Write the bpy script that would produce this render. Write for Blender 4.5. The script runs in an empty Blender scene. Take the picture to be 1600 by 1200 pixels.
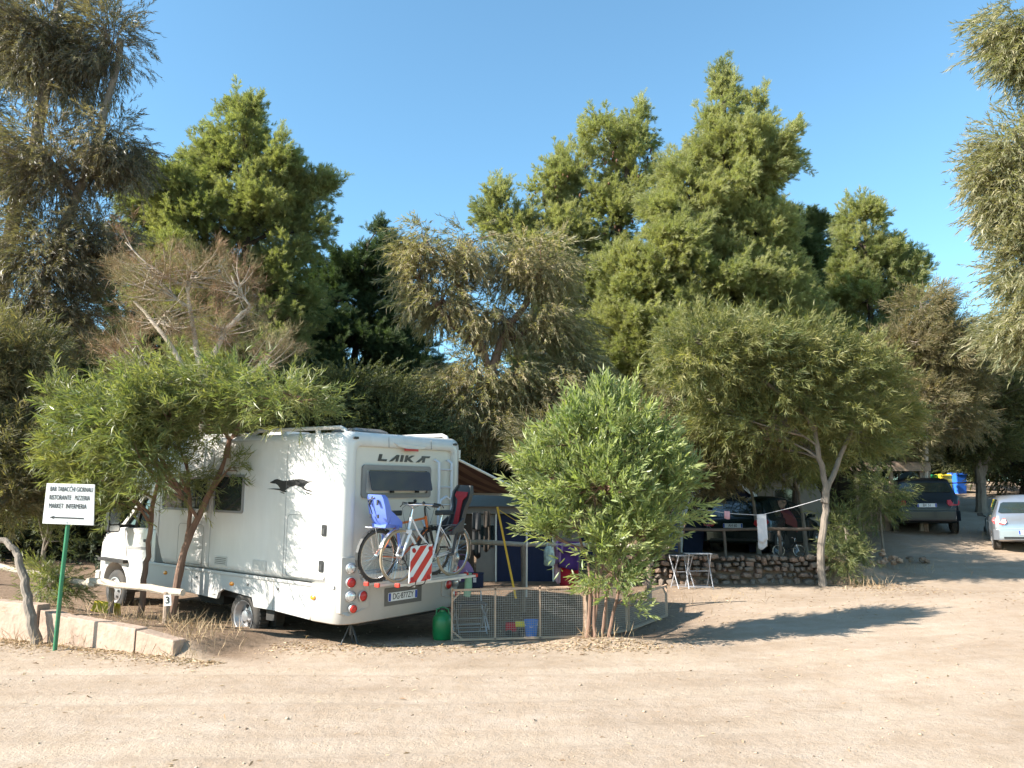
import bpy, bmesh, math, random
import numpy as np
from mathutils import Matrix, Vector, Euler
rng = np.random.default_rng(7)
random.seed(7)
R = math.radians
S = bpy.context.scene
COL = S.collection

# ------------------------------------------------------------------ camera, sky, sun, exposure
F, PITCH, EYE = 1260.0, R(9.55), 1.65
cam_d = bpy.data.cameras.new('camera')
cam = bpy.data.objects.new('camera', cam_d)
COL.objects.link(cam)
cam.location = (0, 0, EYE)
cam.rotation_euler = (R(90) + PITCH, 0, 0)
cam_d.sensor_width = 36
cam_d.lens = 36 * F / 1600
cam_d.clip_start = 0.05
cam_d.clip_end = 2000
S.camera = cam

SUN_AZ, SUN_EL = R(-110), R(32.5)          # azimuth clockwise from +Y
world = bpy.data.worlds.new('World')
S.world = world
world.use_nodes = True
wn = world.node_tree.nodes
sky = wn.new('ShaderNodeTexSky')
sky.sky_type = 'NISHITA'
sky.sun_disc = False
sky.sun_elevation = SUN_EL
sky.sun_rotation = SUN_AZ
sky.altitude = 0
sky.air_density = 1.0
sky.dust_density = 0.3
sky.ozone_density = 2.5
wn['Background'].inputs['Strength'].default_value = 0.115
tintn = wn.new('ShaderNodeVectorMath'); tintn.operation = 'MULTIPLY'; tintn.inputs[1].default_value = (.76, .99, .94)
world.node_tree.links.new(sky.outputs[0], tintn.inputs[0])
world.node_tree.links.new(tintn.outputs[0], wn['Background'].inputs['Color'])
sun_d = bpy.data.lights.new('sun', 'SUN')
sun_d.energy = 5.0
sun_d.angle = R(0.5)
sun_d.color = (1.0, 0.94, 0.84)
sun = bpy.data.objects.new('sun', sun_d)
COL.objects.link(sun)
sdir = Vector((math.sin(SUN_AZ) * math.cos(SUN_EL), math.cos(SUN_AZ) * math.cos(SUN_EL), math.sin(SUN_EL)))
sun.rotation_euler = sdir.to_track_quat('Z', 'Y').to_euler()
sun.location = (-20, -5, 30)
S.view_settings.view_transform = 'Standard'
S.view_settings.look = 'None'
S.view_settings.gamma = 1
S.view_settings.use_curve_mapping = False
S.view_settings.exposure = 1.50
S.cycles.max_bounces = 6
S.cycles.diffuse_bounces = 3
S.cycles.glossy_bounces = 3
S.cycles.transmission_bounces = 5
S.cycles.transparent_max_bounces = 6

# ------------------------------------------------------------------ measuring helpers
def ray(px, py):
    a = (px - 800) / F
    b = (600 - py) / F
    return np.array([a, math.cos(PITCH) - b * math.sin(PITCH), math.sin(PITCH) + b * math.cos(PITCH)])

def P(px, py, Y):
    r = ray(px, py)
    return Vector((r * Y / r[1] + [0, 0, EYE]).tolist())

def G(px, py, z=0.0):
    r = ray(px, py)
    return Vector((r * (z - EYE) / r[2] + [0, 0, EYE]).tolist())

def sm(a, b, x):
    t = np.clip((x - a) / (b - a), 0, 1)
    return t * t * (3 - 2 * t)

_NP = [(rng.uniform(0, 6.28), rng.uniform(0, 6.28), rng.uniform(0, 6.28)) for _ in range(12)]
def wob(x, y, sc):
    v = 0
    for i, (a, b, c) in enumerate(_NP):
        k = sc * (0.6 + 0.23 * i)
        v = v + np.sin(k * (x * math.cos(a) + y * math.sin(a)) + b + 1.3 * np.sin(k * .6 * (y * math.cos(c) - x * math.sin(c)) + c)) / (1 + .4 * i)
    return v / 5.0

WA, WB = np.array([-7.25, 11.85]), np.array([-4.12, 10.22])      # foot of the low concrete wall
RUTS = ((4.6, .034), (6.1, .034), (7.7, .026), (9.1, .026), (5.4, -.012))
def rut_y(k, x):
    y0, cv = RUTS[k]
    return y0 + cv * np.clip(x + 2, 0, 99) ** 2 * (1 if cv > 0 else 1) + .15 * np.sin(x * .35 + k) + (.12 * x if cv < 0 else 0)
def gz(x, y, fine=False):
    x = np.asarray(x, float); y = np.asarray(y, float)
    zr = np.interp(y, [0, 11, 14, 18, 22, 24, 26, 45, 70, 300], [0, .02, .10, .27, .80, 1.18, 1.45, 3.7, 5, 5])
    zl = np.interp(y, [0, 11.2, 13, 16, 20, 30, 70, 300], [0, 0, -.02, .12, .3, .9, 3, 3])
    xs = x - 0.10 * (y - 11)
    w = sm(1.4, 3.4, xs)
    z = zl * (1 - w) + zr * w
    z = z + .055 * np.clip(x - 3, 0, 8) * sm(3, 10, y) * (1 - sm(13.5, 17.2, y))
    # stone-walled terrace
    ter = sm(18.05, 18.3, y) * sm(1.2, 2.2, x) * (1 - sm(6.75, 8.3, x + (y - 18) * -0.55))
    z = np.where(z < .80, z + (np.maximum(.80, z) - z) * ter, z)
    # mound at the young tree
    z = z + .09 * np.exp(-(((x - 1.25) / .75) ** 2 + ((y - 11.3) / .35) ** 2))
    # terrace behind the low wall
    d = (WB - WA) / np.linalg.norm(WB - WA); n = np.array([-d[1], d[0]])
    t = ((x - WA[0]) * d[0] + (y - WA[1]) * d[1]) / np.linalg.norm(WB - WA)
    s = (x - WA[0]) * n[0] + (y - WA[1]) * n[1]
    h = np.interp(t, [-3, 0, .3, 1, 1.3], [.55, .44, .36, .17, .0])
    up = sm(.07, .17, s) * (1 - sm(.4, 2.0, s)) * (1 - sm(.985, 1.12, t))
    z = z + h * up + .12 * sm(.07, .17, s) * sm(.4, 2., s) * (1 - sm(3.2, 4.2, s)) * (1 - sm(.9, 1.2, t))
    if fine:
        for k_ in range(5):
            yy = rut_y(k_, x)
            z = z - .018 * np.exp(-((y - yy) / .14) ** 2) + .010 * np.exp(-((np.abs(y - yy) - .25) / .08) ** 2)
        z = z + .012 * wob(x, y, 1.1) + .006 * wob(x, y, 4.0) + .0035 * wob(y, x, 9.0)
    return z
def gzf(x, y):
    return float(gz(x, y))

# ------------------------------------------------------------------ materials
def new_mat(name):
    m = bpy.data.materials.new(name)
    m.use_nodes = True
    return m, m.node_tree.nodes, m.node_tree.links, m.node_tree.nodes['Principled BSDF']

def mat(name, col, rough=.6, metal=0.0, var=.12, scale=6, bump=0.0, bscale=40, spec=.5, coat=0.0, dirt=None, dirt_amt=0.0, stretch=None, trans=0.0, alpha=None):
    m, n, l, b = new_mat(name)
    b.inputs['Roughness'].default_value = rough
    b.inputs['Metallic'].default_value = metal
    b.inputs['Specular IOR Level'].default_value = spec
    b.inputs['Coat Weight'].default_value = coat
    b.inputs['Coat Roughness'].default_value = .08
    if trans: b.inputs['Transmission Weight'].default_value = trans
    tc = n.new('ShaderNodeTexCoord')
    mp = n.new('ShaderNodeMapping')
    if stretch: mp.inputs['Scale'].default_value = stretch
    l.new(tc.outputs['Object'], mp.inputs[0])
    oi = n.new('ShaderNodeObjectInfo')
    add = n.new('ShaderNodeVectorMath'); add.operation = 'ADD'
    mul = n.new('ShaderNodeVectorMath'); mul.operation = 'SCALE'; mul.inputs['Scale'].default_value = 13
    cmb = n.new('ShaderNodeCombineXYZ')
    for k in range(3): l.new(oi.outputs['Random'], cmb.inputs[k])
    l.new(cmb.outputs[0], mul.inputs[0]); l.new(mp.outputs[0], add.inputs[0]); l.new(mul.outputs[0], add.inputs[1])
    ns = n.new('ShaderNodeTexNoise'); ns.inputs['Scale'].default_value = scale; ns.inputs['Detail'].default_value = 6
    ns.inputs['Roughness'].default_value = .65
    l.new(add.outputs[0], ns.inputs['Vector'])
    cr = n.new('ShaderNodeMapRange'); cr.inputs[1].default_value = .3; cr.inputs[2].default_value = .7
    cr.inputs[3].default_value = 1 - var; cr.inputs[4].default_value = 1 + var
    l.new(ns.outputs[0], cr.inputs[0])
    sc = n.new('ShaderNodeVectorMath'); sc.operation = 'SCALE'; sc.inputs[0].default_value = col
    l.new(cr.outputs[0], sc.inputs['Scale'])
    out = sc.outputs[0]
    if dirt:
        n2 = n.new('ShaderNodeTexNoise'); n2.inputs['Scale'].default_value = scale * .35; n2.inputs['Detail'].default_value = 9; n2.inputs['Roughness'].default_value = .7
        l.new(add.outputs[0], n2.inputs['Vector'])
        r2 = n.new('ShaderNodeMapRange'); r2.inputs[1].default_value = .42; r2.inputs[2].default_value = .7
        r2.inputs[3].default_value = 0; r2.inputs[4].default_value = dirt_amt
        l.new(n2.outputs[0], r2.inputs[0])
        mx = n.new('ShaderNodeMix'); mx.data_type = 'RGBA'
        l.new(r2.outputs[0], mx.inputs['Factor']); l.new(out, mx.inputs[6]); mx.inputs[7].default_value = (*dirt, 1)
        out = mx.outputs[2]
    l.new(out, b.inputs['Base Color'])
    if bump:
        nb = n.new('ShaderNodeTexNoise'); nb.inputs['Scale'].default_value = bscale; nb.inputs['Detail'].default_value = 8
        l.new(add.outputs[0], nb.inputs['Vector'])
        bp = n.new('ShaderNodeBump'); bp.inputs['Strength'].default_value = bump; bp.inputs['Distance'].default_value = .02
        l.new(nb.outputs[0], bp.inputs['Height']); l.new(bp.outputs[0], b.inputs['Normal'])
    return m

def glass_mat(name, col=(.02, .03, .03), rough=.04):
    m, n, l, b = new_mat(name)
    b.inputs['Base Color'].default_value = (*col, 1)
    b.inputs['Roughness'].default_value = rough
    b.inputs['Specular IOR Level'].default_value = .8
    b.inputs['Coat Weight'].default_value = .5
    ns = n.new('ShaderNodeTexNoise'); ns.inputs['Scale'].default_value = 1.5
    bp = n.new('ShaderNodeBump'); bp.inputs['Strength'].default_value = .04
    l.new(ns.outputs[0], bp.inputs['Height']); l.new(bp.outputs[0], b.inputs['Normal'])
    return m

def leaf_mat(name, cols, trans=.45, rough=.5, spec=.3):
    """cols: 3-4 colours; picked per leaf (leaf attribute) and per spray (random, tint attribute)"""
    m, n, l, b = new_mat(name)
    at = n.new('ShaderNodeAttribute'); at.attribute_name = 'leaf'
    ti = n.new('ShaderNodeAttribute'); ti.attribute_type = 'INSTANCER'; ti.attribute_name = 'tint'
    a1 = n.new('ShaderNodeMath'); a1.operation = 'MULTIPLY'; a1.inputs[1].default_value = .45
    l.new(at.outputs['Fac'], a1.inputs[0])
    a2 = n.new('ShaderNodeMath'); a2.operation = 'MULTIPLY_ADD'; a2.inputs[1].default_value = .55
    l.new(ti.outputs['Fac'], a2.inputs[0]); l.new(a1.outputs[0], a2.inputs[2])
    cr = n.new('ShaderNodeValToRGB')
    el = cr.color_ramp.elements
    for i, c in enumerate(cols):
        pos = i / (len(cols) - 1)
        e = el[0] if i == 0 else (el[1] if i == len(cols) - 1 else el.new(pos))
        e.position = pos; e.color = (*c, 1)
    l.new(a2.outputs[0], cr.inputs[0])
    b.inputs['Roughness'].default_value = rough
    b.inputs['Specular IOR Level'].default_value = spec
    l.new(cr.outputs[0], b.inputs['Base Color'])
    tr = n.new('ShaderNodeBsdfTranslucent')
    g = n.new('ShaderNodeVectorMath'); g.operation = 'MULTIPLY'; g.inputs[1].default_value = (1.15, 1.25, .5)
    l.new(cr.outputs[0], g.inputs[0]); l.new(g.outputs[0], tr.inputs['Color'])
    mx = n.new('ShaderNodeMixShader'); mx.inputs[0].default_value = trans
    l.new(b.outputs[0], mx.inputs[1]); l.new(tr.outputs[0], mx.inputs[2])
    l.new(mx.outputs[0], n['Material Output'].inputs['Surface'])
    return m

# ------------------------------------------------------------------ mesh helpers
class MB:
    def __init__(s): s.v = []; s.f = []
    def add(s, vs, fs):
        o = len(s.v); s.v += [tuple(map(float, p)) for p in vs]; s.f += [tuple(i + o for i in f) for f in fs]; return s
    def box(s, c, size, rot=None):
        hx, hy, hz = [q / 2 for q in size]; M = rot.to_matrix() if isinstance(rot, Euler) else (rot or Matrix.Identity(3))
        vs = [Vector(c) + M @ Vector((x * hx, y * hy, z * hz)) for x in (-1, 1) for y in (-1, 1) for z in (-1, 1)]
        return s.add(vs, [(0, 1, 3, 2), (4, 6, 7, 5), (0, 4, 5, 1), (2, 3, 7, 6), (0, 2, 6, 4), (1, 5, 7, 3)])
    def beam(s, a, b, w, h=None, upv=(0, 0, 1)):
        a = Vector(a); b = Vector(b); d = (b - a); L = d.length; d.normalize(); h = h or w
        u = Vector(upv); x = d.cross(u)
        if x.length < 1e-3: x = d.cross(Vector((1, 0, 0)))
        x.normalize(); u = x.cross(d)
        M = Matrix((d, x, u)).transposed()
        return s.box((a + b) / 2, (L, w, h), M)
    def tube(s, pts, r, n=8, cap=True):
        pts = [Vector(p) for p in pts]; k = len(pts)
        rr = r if hasattr(r, '__len__') else [r] * k
        T = [(pts[min(i + 1, k - 1)] - pts[max(i - 1, 0)]).normalized() for i in range(k)]
        u = T[0].orthogonal().normalized(); vs = []
        for i in range(k):
            u = (u - T[i] * u.dot(T[i]))
            u = u.normalized() if u.length > 1e-6 else T[i].orthogonal().normalized()
            w = T[i].cross(u)
            for j in range(n):
                a = 2 * math.pi * j / n
                vs.append(pts[i] + (u * math.cos(a) + w * math.sin(a)) * rr[i])
        fs = [(i * n + j, i * n + (j + 1) % n, (i + 1) * n + (j + 1) % n, (i + 1) * n + j) for i in range(k - 1) for j in range(n)]
        if cap: fs += [tuple(range(n - 1, -1, -1)), tuple((k - 1) * n + j for j in range(n))]
        return s.add(vs, fs)
    def loft(s, loops, cap=True):
        n = len(loops[0]); vs = [p for lp in loops for p in lp]; k = len(loops)
        fs = [(i * n + j, i * n + (j + 1) % n, (i + 1) * n + (j + 1) % n, (i + 1) * n + j) for i in range(k - 1) for j in range(n)]
        if cap: fs += [tuple(range(n - 1, -1, -1)), tuple((k - 1) * n + j for j in range(n))]
        return s.add(vs, fs)
    def prism(s, poly, fa, fb):
        """poly: 2-D points; fa, fb map a point to the two faces"""
        n = len(poly); vs = [fa(p) for p in poly] + [fb(p) for p in poly]
        return s.add(vs, [tuple(range(n)), tuple(range(2 * n - 1, n - 1, -1))] + [(i, n + i, n + (i + 1) % n, (i + 1) % n) for i in range(n)])
    def lathe(s, prof, c, axis, n=24):
        """prof: list of (radius, offset along axis)"""
        ax = Vector(axis).normalized(); u = ax.orthogonal().normalized(); w = ax.cross(u); c = Vector(c); vs = []
        for r_, o in prof:
            for j in range(n):
                a = 2 * math.pi * j / n; vs.append(c + ax * o + (u * math.cos(a) + w * math.sin(a)) * r_)
        k = len(prof)
        fs = [(i * n + j, i * n + (j + 1) % n, (i + 1) * n + (j + 1) % n, (i + 1) * n + j) for i in range(k - 1) for j in range(n)]
        return s.add(vs, fs)
    def torus(s, c, axis, R_, r_, n=40, m=8):
        prof = [(R_ + r_ * math.cos(2 * math.pi * j / m), r_ * math.sin(2 * math.pi * j / m)) for j in range(m + 1)]
        return s.lathe(prof, c, axis, n)
    def disc(s, c, axis, r_, th, n=20):
        ax = Vector(axis).normalized(); c = Vector(c)
        return s.tube([c - ax * th / 2, c + ax * th / 2], r_, n)
    def blob(s, c, rad, seed=0, sub=1, jit=.18):
        bm = bmesh.new(); bmesh.ops.create_icosphere(bm, subdivisions=sub, radius=1)
        rr = random.Random(seed); vs = []
        for v in bm.verts:
            k = 1 + rr.uniform(-jit, jit); vs.append((c[0] + v.co.x * rad[0] * k, c[1] + v.co.y * rad[1] * k, c[2] + v.co.z * rad[2] * k))
        fs = [tuple(v.index for v in f.verts) for f in bm.faces]; bm.free()
        return s.add(vs, fs)
    def mesh(s, name, m=None, smooth=False, bevel=0, fix=True):
        me = bpy.data.meshes.new(name); me.from_pydata(s.v, [], s.f)
        if fix or bevel:
            bm = bmesh.new(); bm.from_mesh(me)
            if bevel:
                bmesh.ops.remove_doubles(bm, verts=bm.verts, dist=1e-5)
                ed = [e for e in bm.edges if len(e.link_faces) == 2 and e.calc_face_angle(0) > .6]
                bmesh.ops.bevel(bm, geom=ed, offset=bevel, segments=2, profile=.6, affect='EDGES', clamp_overlap=True)
            bmesh.ops.recalc_face_normals(bm, faces=bm.faces); bm.to_mesh(me); bm.free()
        if m: me.materials.append(m)
        if smooth:
            me.polygons.foreach_set('use_smooth', [True] * len(me.polygons))
            try: me.set_sharp_from_angle(angle=R(38))
            except Exception: pass
        return me
    def build(s, name, m, parent=None, smooth=False, bevel=0, label=None, kind=None, fix=True):
        return put(name, s.mesh(name, m, smooth, bevel, fix), parent, label, kind)

def put(name, me, parent=None, label=None, kind=None):
    o = bpy.data.objects.new(name, me); COL.objects.link(o)
    if parent: o.parent = parent
    if label: o['label'] = label
    if kind: o['kind'] = kind
    return o
def tag(o, label, cat, group=None, kind=None):
    if label: o['label'] = label
    if cat: o['category'] = cat
    if group: o['group'] = group
    if kind: o['kind'] = kind
    return o
def thing(name, label, cat, loc=(0, 0, 0), rotz=0, group=None, matrix=None):
    o = bpy.data.objects.new(name, None); COL.objects.link(o); o.empty_display_size = .2
    if matrix is not None: o.matrix_world = matrix
    else: o.location = loc; o.rotation_euler = (0, 0, rotz)
    return tag(o, label, cat, group)
def text_mesh(txt, size, m, extrude=.002, shear=0, xs=1.0, align='CENTER', bold=0):
    c = bpy.data.curves.new('lettering', 'FONT'); c.body = txt; c.size = size; c.extrude = extrude; c.shear = shear
    c.align_x = align; c.align_y = 'CENTER'; c.offset = bold
    o = bpy.data.objects.new('tmp', c); COL.objects.link(o)
    dg = bpy.context.evaluated_depsgraph_get(); me = bpy.data.meshes.new_from_object(o.evaluated_get(dg))
    bpy.data.objects.remove(o); bpy.data.curves.remove(c)
    me.transform(Matrix.Diagonal((xs, 1, 1, 1))); me.materials.clear(); me.materials.append(m); me.name = 'lettering'
    return me
def rrect(w0, w1, h0, h1, r, k=5):
    """rounded rectangle loop in 2-D"""
    pts = []
    for (cx, cy, a0) in ((w1 - r, h1 - r, 0), (w0 + r, h1 - r, 90), (w0 + r, h0 + r, 180), (w1 - r, h0 + r, 270)):
        for i in range(k + 1):
            a = R(a0 + 90 * i / k); pts.append((cx + r * math.cos(a), cy + r * math.sin(a)))
    return pts
def copy_tree(o, parent=None):
    c = o.copy(); COL.objects.link(c); c.parent = parent
    for ch in list(o.children): copy_tree(ch, c)
    return c
def np_mesh(name, V, Fq, m, attrs=None, smooth=False):
    """V (N,3), Fq (M,k) all faces with k corners"""
    me = bpy.data.meshes.new(name); N, Mf, k = len(V), len(Fq), Fq.shape[1]
    me.vertices.add(N); me.vertices.foreach_set('co', np.asarray(V, np.float32).ravel())
    me.loops.add(Mf * k); me.loops.foreach_set('vertex_index', Fq.astype(np.int32).ravel())
    me.polygons.add(Mf); me.polygons.foreach_set('loop_start', np.arange(0, Mf * k, k, dtype=np.int32))
    me.update(calc_edges=True)
    for nm, arr in (attrs or {}).items():
        a = me.attributes.new(nm, 'FLOAT', 'POINT'); a.data.foreach_set('value', np.asarray(arr, np.float32))
    if smooth: me.polygons.foreach_set('use_smooth', [True] * Mf)
    if m: me.materials.append(m)
    me.validate(); return me
def batch_tubes(Pp, Rr, n=4):
    """Pp (N,k,3), Rr (N,k) -> verts, quads"""
    N, k, _ = Pp.shape
    T = np.empty_like(Pp); T[:, 1:-1] = Pp[:, 2:] - Pp[:, :-2]; T[:, 0] = Pp[:, 1] - Pp[:, 0]; T[:, -1] = Pp[:, -1] - Pp[:, -2]
    T /= np.linalg.norm(T, axis=2, keepdims=True) + 1e-9
    ref = np.where(np.abs(T[:, :1, 2:3]) > .9, np.array([1., 0, 0]), np.array([0, 0, 1.]))
    U = np.cross(T, np.broadcast_to(ref, T.shape)); U /= np.linalg.norm(U, axis=2, keepdims=True) + 1e-9
    Wv = np.cross(T, U); a = np.arange(n) * 2 * np.pi / n
    V = Pp[:, :, None] + Rr[:, :, None, None] * (U[:, :, None] * np.cos(a)[None, None, :, None] + Wv[:, :, None] * np.sin(a)[None, None, :, None])
    base = np.arange(N)[:, None, None] * k * n; i = np.arange(k - 1)[None, :, None] * n; j = np.arange(n)[None, None]
    j2 = (j + 1) % n
    Q = np.stack([base + i + j, base + i + j2, base + i + n + j2, base + i + n + j], -1).reshape(-1, 4)
    return V.reshape(-1, 3), Q

# ------------------------------------------------------------------ foliage
def blade(Pb, D, Nn, L, W, bend=.0, seg=2):
    """arrays of leaves: base Pb, direction D, face normal Nn, length L, width W -> verts, quads (kite strips)"""
    N = len(Pb); Sx = np.cross(D, Nn); Sx /= np.linalg.norm(Sx, axis=1, keepdims=True) + 1e-9
    L = L[:, None]; W = W[:, None]
    p0 = Pb; pm = Pb + D * L * .45; pt_ = Pb + D * L - Nn * L * bend
    V = np.stack([p0, pm + Sx * W / 2, pt_, pm - Sx * W / 2], 1).reshape(-1, 3)
    Q = (np.arange(N)[:, None] * 4 + np.array([0, 1, 2, 3])[None]).reshape(-1, 4)
    return V, Q

def unit(v): return v / (np.linalg.norm(v, axis=-1, keepdims=True) + 1e-9)

def cone_dirs(axis, ang, r):
    N = len(axis); rnd = unit(np.cross(axis, r.normal(size=(N, 3))))
    return unit(axis * np.cos(ang)[:, None] + rnd * np.sin(ang)[:, None])

def make_spray(name, kind, seed, m):
    r = np.random.default_rng(seed); Vs = []; Qs = []; A = []
    z = np.array([0, 0, 1.])
    if kind == 'pine':           # feathery twig with needle brushes, along +Z, length .42
        segs = [(np.zeros(3), z * .42)]
        for i in range(6):
            t = r.uniform(.05, .3); d = cone_dirs(z[None], np.array([r.uniform(.35, .8)]), r)[0]
            segs.append((z * t, z * t + d * r.uniform(.12, .22)))
        Pb = []; D = []
        for a, b in segs:
            k = int(30 * np.linalg.norm(b - a) / .2) + 10; t = r.uniform(.15, 1, k)[:, None]
            Pb.append(a + (b - a) * t); D.append(cone_dirs(np.repeat(unit(b - a)[None], k, 0), r.uniform(.25, .75, k), r))
        Pb = np.concatenate(Pb); D = np.concatenate(D); n = len(Pb)
        V, Q = blade(Pb, D, unit(np.cross(D, r.normal(size=(n, 3)))), r.uniform(.07, .12, n), np.full(n, .0085))
        Q = Q; leafc = np.repeat(r.uniform(0, 1, n), 4)
    elif kind in ('euc', 'acacia', 'broad', 'olive'):
        prm = dict(euc=(22, .46, (.2, .8), (.08, .17), .018, .3), acacia=(20, .38, (.35, 1.0), (.12, .21), .016, .35),
                   broad=(17, .32, (.55, 1.05), (.09, .145), .024, .15), olive=(34, .34, (.5, 1.3), (.045, .08), .026, .1))[kind]
        k, Lt, ang, ln, w, bend = prm
        t = np.linspace(.06, 1, k)[:, None]; cur = r.uniform(-.12, .12, 2)
        Pb = np.concatenate([t ** 2 * cur[0], t ** 2 * cur[1], t * Lt], 1)
        D = cone_dirs(np.repeat(z[None], k, 0), r.uniform(*ang, k) * (1 - .35 * t[:, 0]), r)
        V, Q = blade(Pb, D, unit(np.cross(D, r.normal(size=(k, 3)))), r.uniform(*ln, k), r.uniform(.75, 1.2, k) * w, bend)
        leafc = np.repeat(r.uniform(0, 1, k), 4)
    elif kind == 'dead':         # bare reddish twiglets
        k = 16; t = r.uniform(0, .6, k)[:, None]; Pb = t * z * .4
        D = cone_dirs(np.repeat(z[None], k, 0), r.uniform(.2, 1.1, k), r)
        V, Q = blade(Pb, D, unit(np.cross(D, r.normal(size=(k, 3)))), r.uniform(.12, .34, k), r.uniform(.003, .008, k), .35)
        leafc = np.repeat(r.uniform(0, 1, k), 4)
    if kind != 'pine':           # the twig itself
        Lx = .34; V2 = np.array([[-.003, 0, 0], [.003, 0, 0], [.001, 0, Lx], [-.001, 0, Lx]]); Q = np.concatenate([Q, np.array([[0, 1, 2, 3]]) + len(V)])
        V = np.concatenate([V, V2]); leafc = np.concatenate([leafc, np.full(4, .5)])
    me = np_mesh(name, V, Q, m, {'leaf': leafc})
    return bpy.data.objects.new(name, me)

_groups = {}
def spray_group(key, kind, m, nvar=3):
    if key in _groups: return _groups[key]
    c = bpy.data.collections.new('sprays_' + key)
    for i in range(nvar): c.objects.link(make_spray('spray_%s_%s' % (key, 'abcd'[i]), kind, hash((len(key), kind == 'pine', i)) % 9999 + i * 17, m))
    ng = bpy.data.node_groups.new('foliage_' + key, 'GeometryNodeTree')
    ng.interface.new_socket('Geometry', in_out='INPUT', socket_type='NodeSocketGeometry')
    ng.interface.new_socket('Geometry', in_out='OUTPUT', socket_type='NodeSocketGeometry')
    n, l = ng.nodes, ng.links
    gi = n.new('NodeGroupInput'); go = n.new('NodeGroupOutput')
    ci = n.new('GeometryNodeCollectionInfo'); ci.inputs['Collection'].default_value = c
    ci.inputs['Separate Children'].default_value = True; ci.inputs['Reset Children'].default_value = True
    ip = n.new('GeometryNodeInstanceOnPoints'); ip.inputs['Pick Instance'].default_value = True
    def na(nm, t):
        x = n.new('GeometryNodeInputNamedAttribute'); x.data_type = t; x.inputs[0].default_value = nm; return x.outputs[0]
    e2r = n.new('FunctionNodeEulerToRotation')
    l.new(na('rot', 'FLOAT_VECTOR'), e2r.inputs[0]); l.new(e2r.outputs[0], ip.inputs['Rotation'])
    l.new(na('scl', 'FLOAT'), ip.inputs['Scale']); l.new(na('vi', 'INT'), ip.inputs['Instance Index'])
    l.new(gi.outputs[0], ip.inputs['Points']); l.new(ci.outputs[0], ip.inputs['Instance']); l.new(ip.outputs[0], go.inputs[0])
    _groups[key] = ng
    return ng

def dir_euler(D, roll):
    """euler turning +Z to D with a roll about it"""
    D = unit(D); ref = np.where(np.abs(D[:, 2:3]) > .95, np.array([1., 0, 0]), np.array([0, 0, 1.]))
    X = unit(np.cross(ref, D)); Y = np.cross(D, X); c = np.cos(roll)[:, None]; s_ = np.sin(roll)[:, None]
    X2 = X * c + Y * s_; Y2 = np.cross(D, X2)
    ry = -np.arcsin(np.clip(X2[:, 2], -1, 1)); rx = np.arctan2(Y2[:, 2], D[:, 2]); rz = np.arctan2(X2[:, 1], X2[:, 0])
    return np.stack([rx, ry, rz], 1)

def foliage(name, Pn, D, scl, tint, ng, m, parent=None, label=None):
    N = len(Pn); me = bpy.data.meshes.new(name); me.vertices.add(N); me.vertices.foreach_set('co', np.asarray(Pn, np.float32).ravel())
    e = dir_euler(D, rng.uniform(0, 6.28, N))
    a = me.attributes.new('rot', 'FLOAT_VECTOR', 'POINT'); a.data.foreach_set('vector', e.astype(np.float32).ravel())
    a = me.attributes.new('scl', 'FLOAT', 'POINT'); a.data.foreach_set('value', np.asarray(scl, np.float32))
    a = me.attributes.new('tint', 'FLOAT', 'POINT'); a.data.foreach_set('value', np.asarray(tint, np.float32))
    a = me.attributes.new('vi', 'INT', 'POINT'); a.data.foreach_set('value', rng.integers(0, 3, N).astype(np.int32))
    o = put(name, me, parent, label, 'stuff'); md = o.modifiers.new('foliage', 'NODES'); md.node_group = ng
    me.materials.append(m)
    return o

def limb_pts(a, b, k=8, sag=.12, jit=.05, r=rng):
    a = np.array(a, float); b = np.array(b, float); t = np.linspace(0, 1, k)[:, None]
    L = np.linalg.norm(b - a); mid = (a + b) / 2 + np.array([0, 0, -sag * L]) + r.normal(0, jit * L, 3)
    p = a * (1 - t) ** 2 + 2 * mid * t * (1 - t) + b * t ** 2
    p[1:-1] += r.normal(0, jit * .25 * L / k ** .5, (k - 2, 3))
    return p

def env(px, py, Y, rx, ry, rz=None, w=1.0):
    c = P(px, py, Y); k = Y / F
    return (np.array(c), np.array([rx * k, (rz if rz is not None else rx) * k, ry * k]), w)

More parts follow.
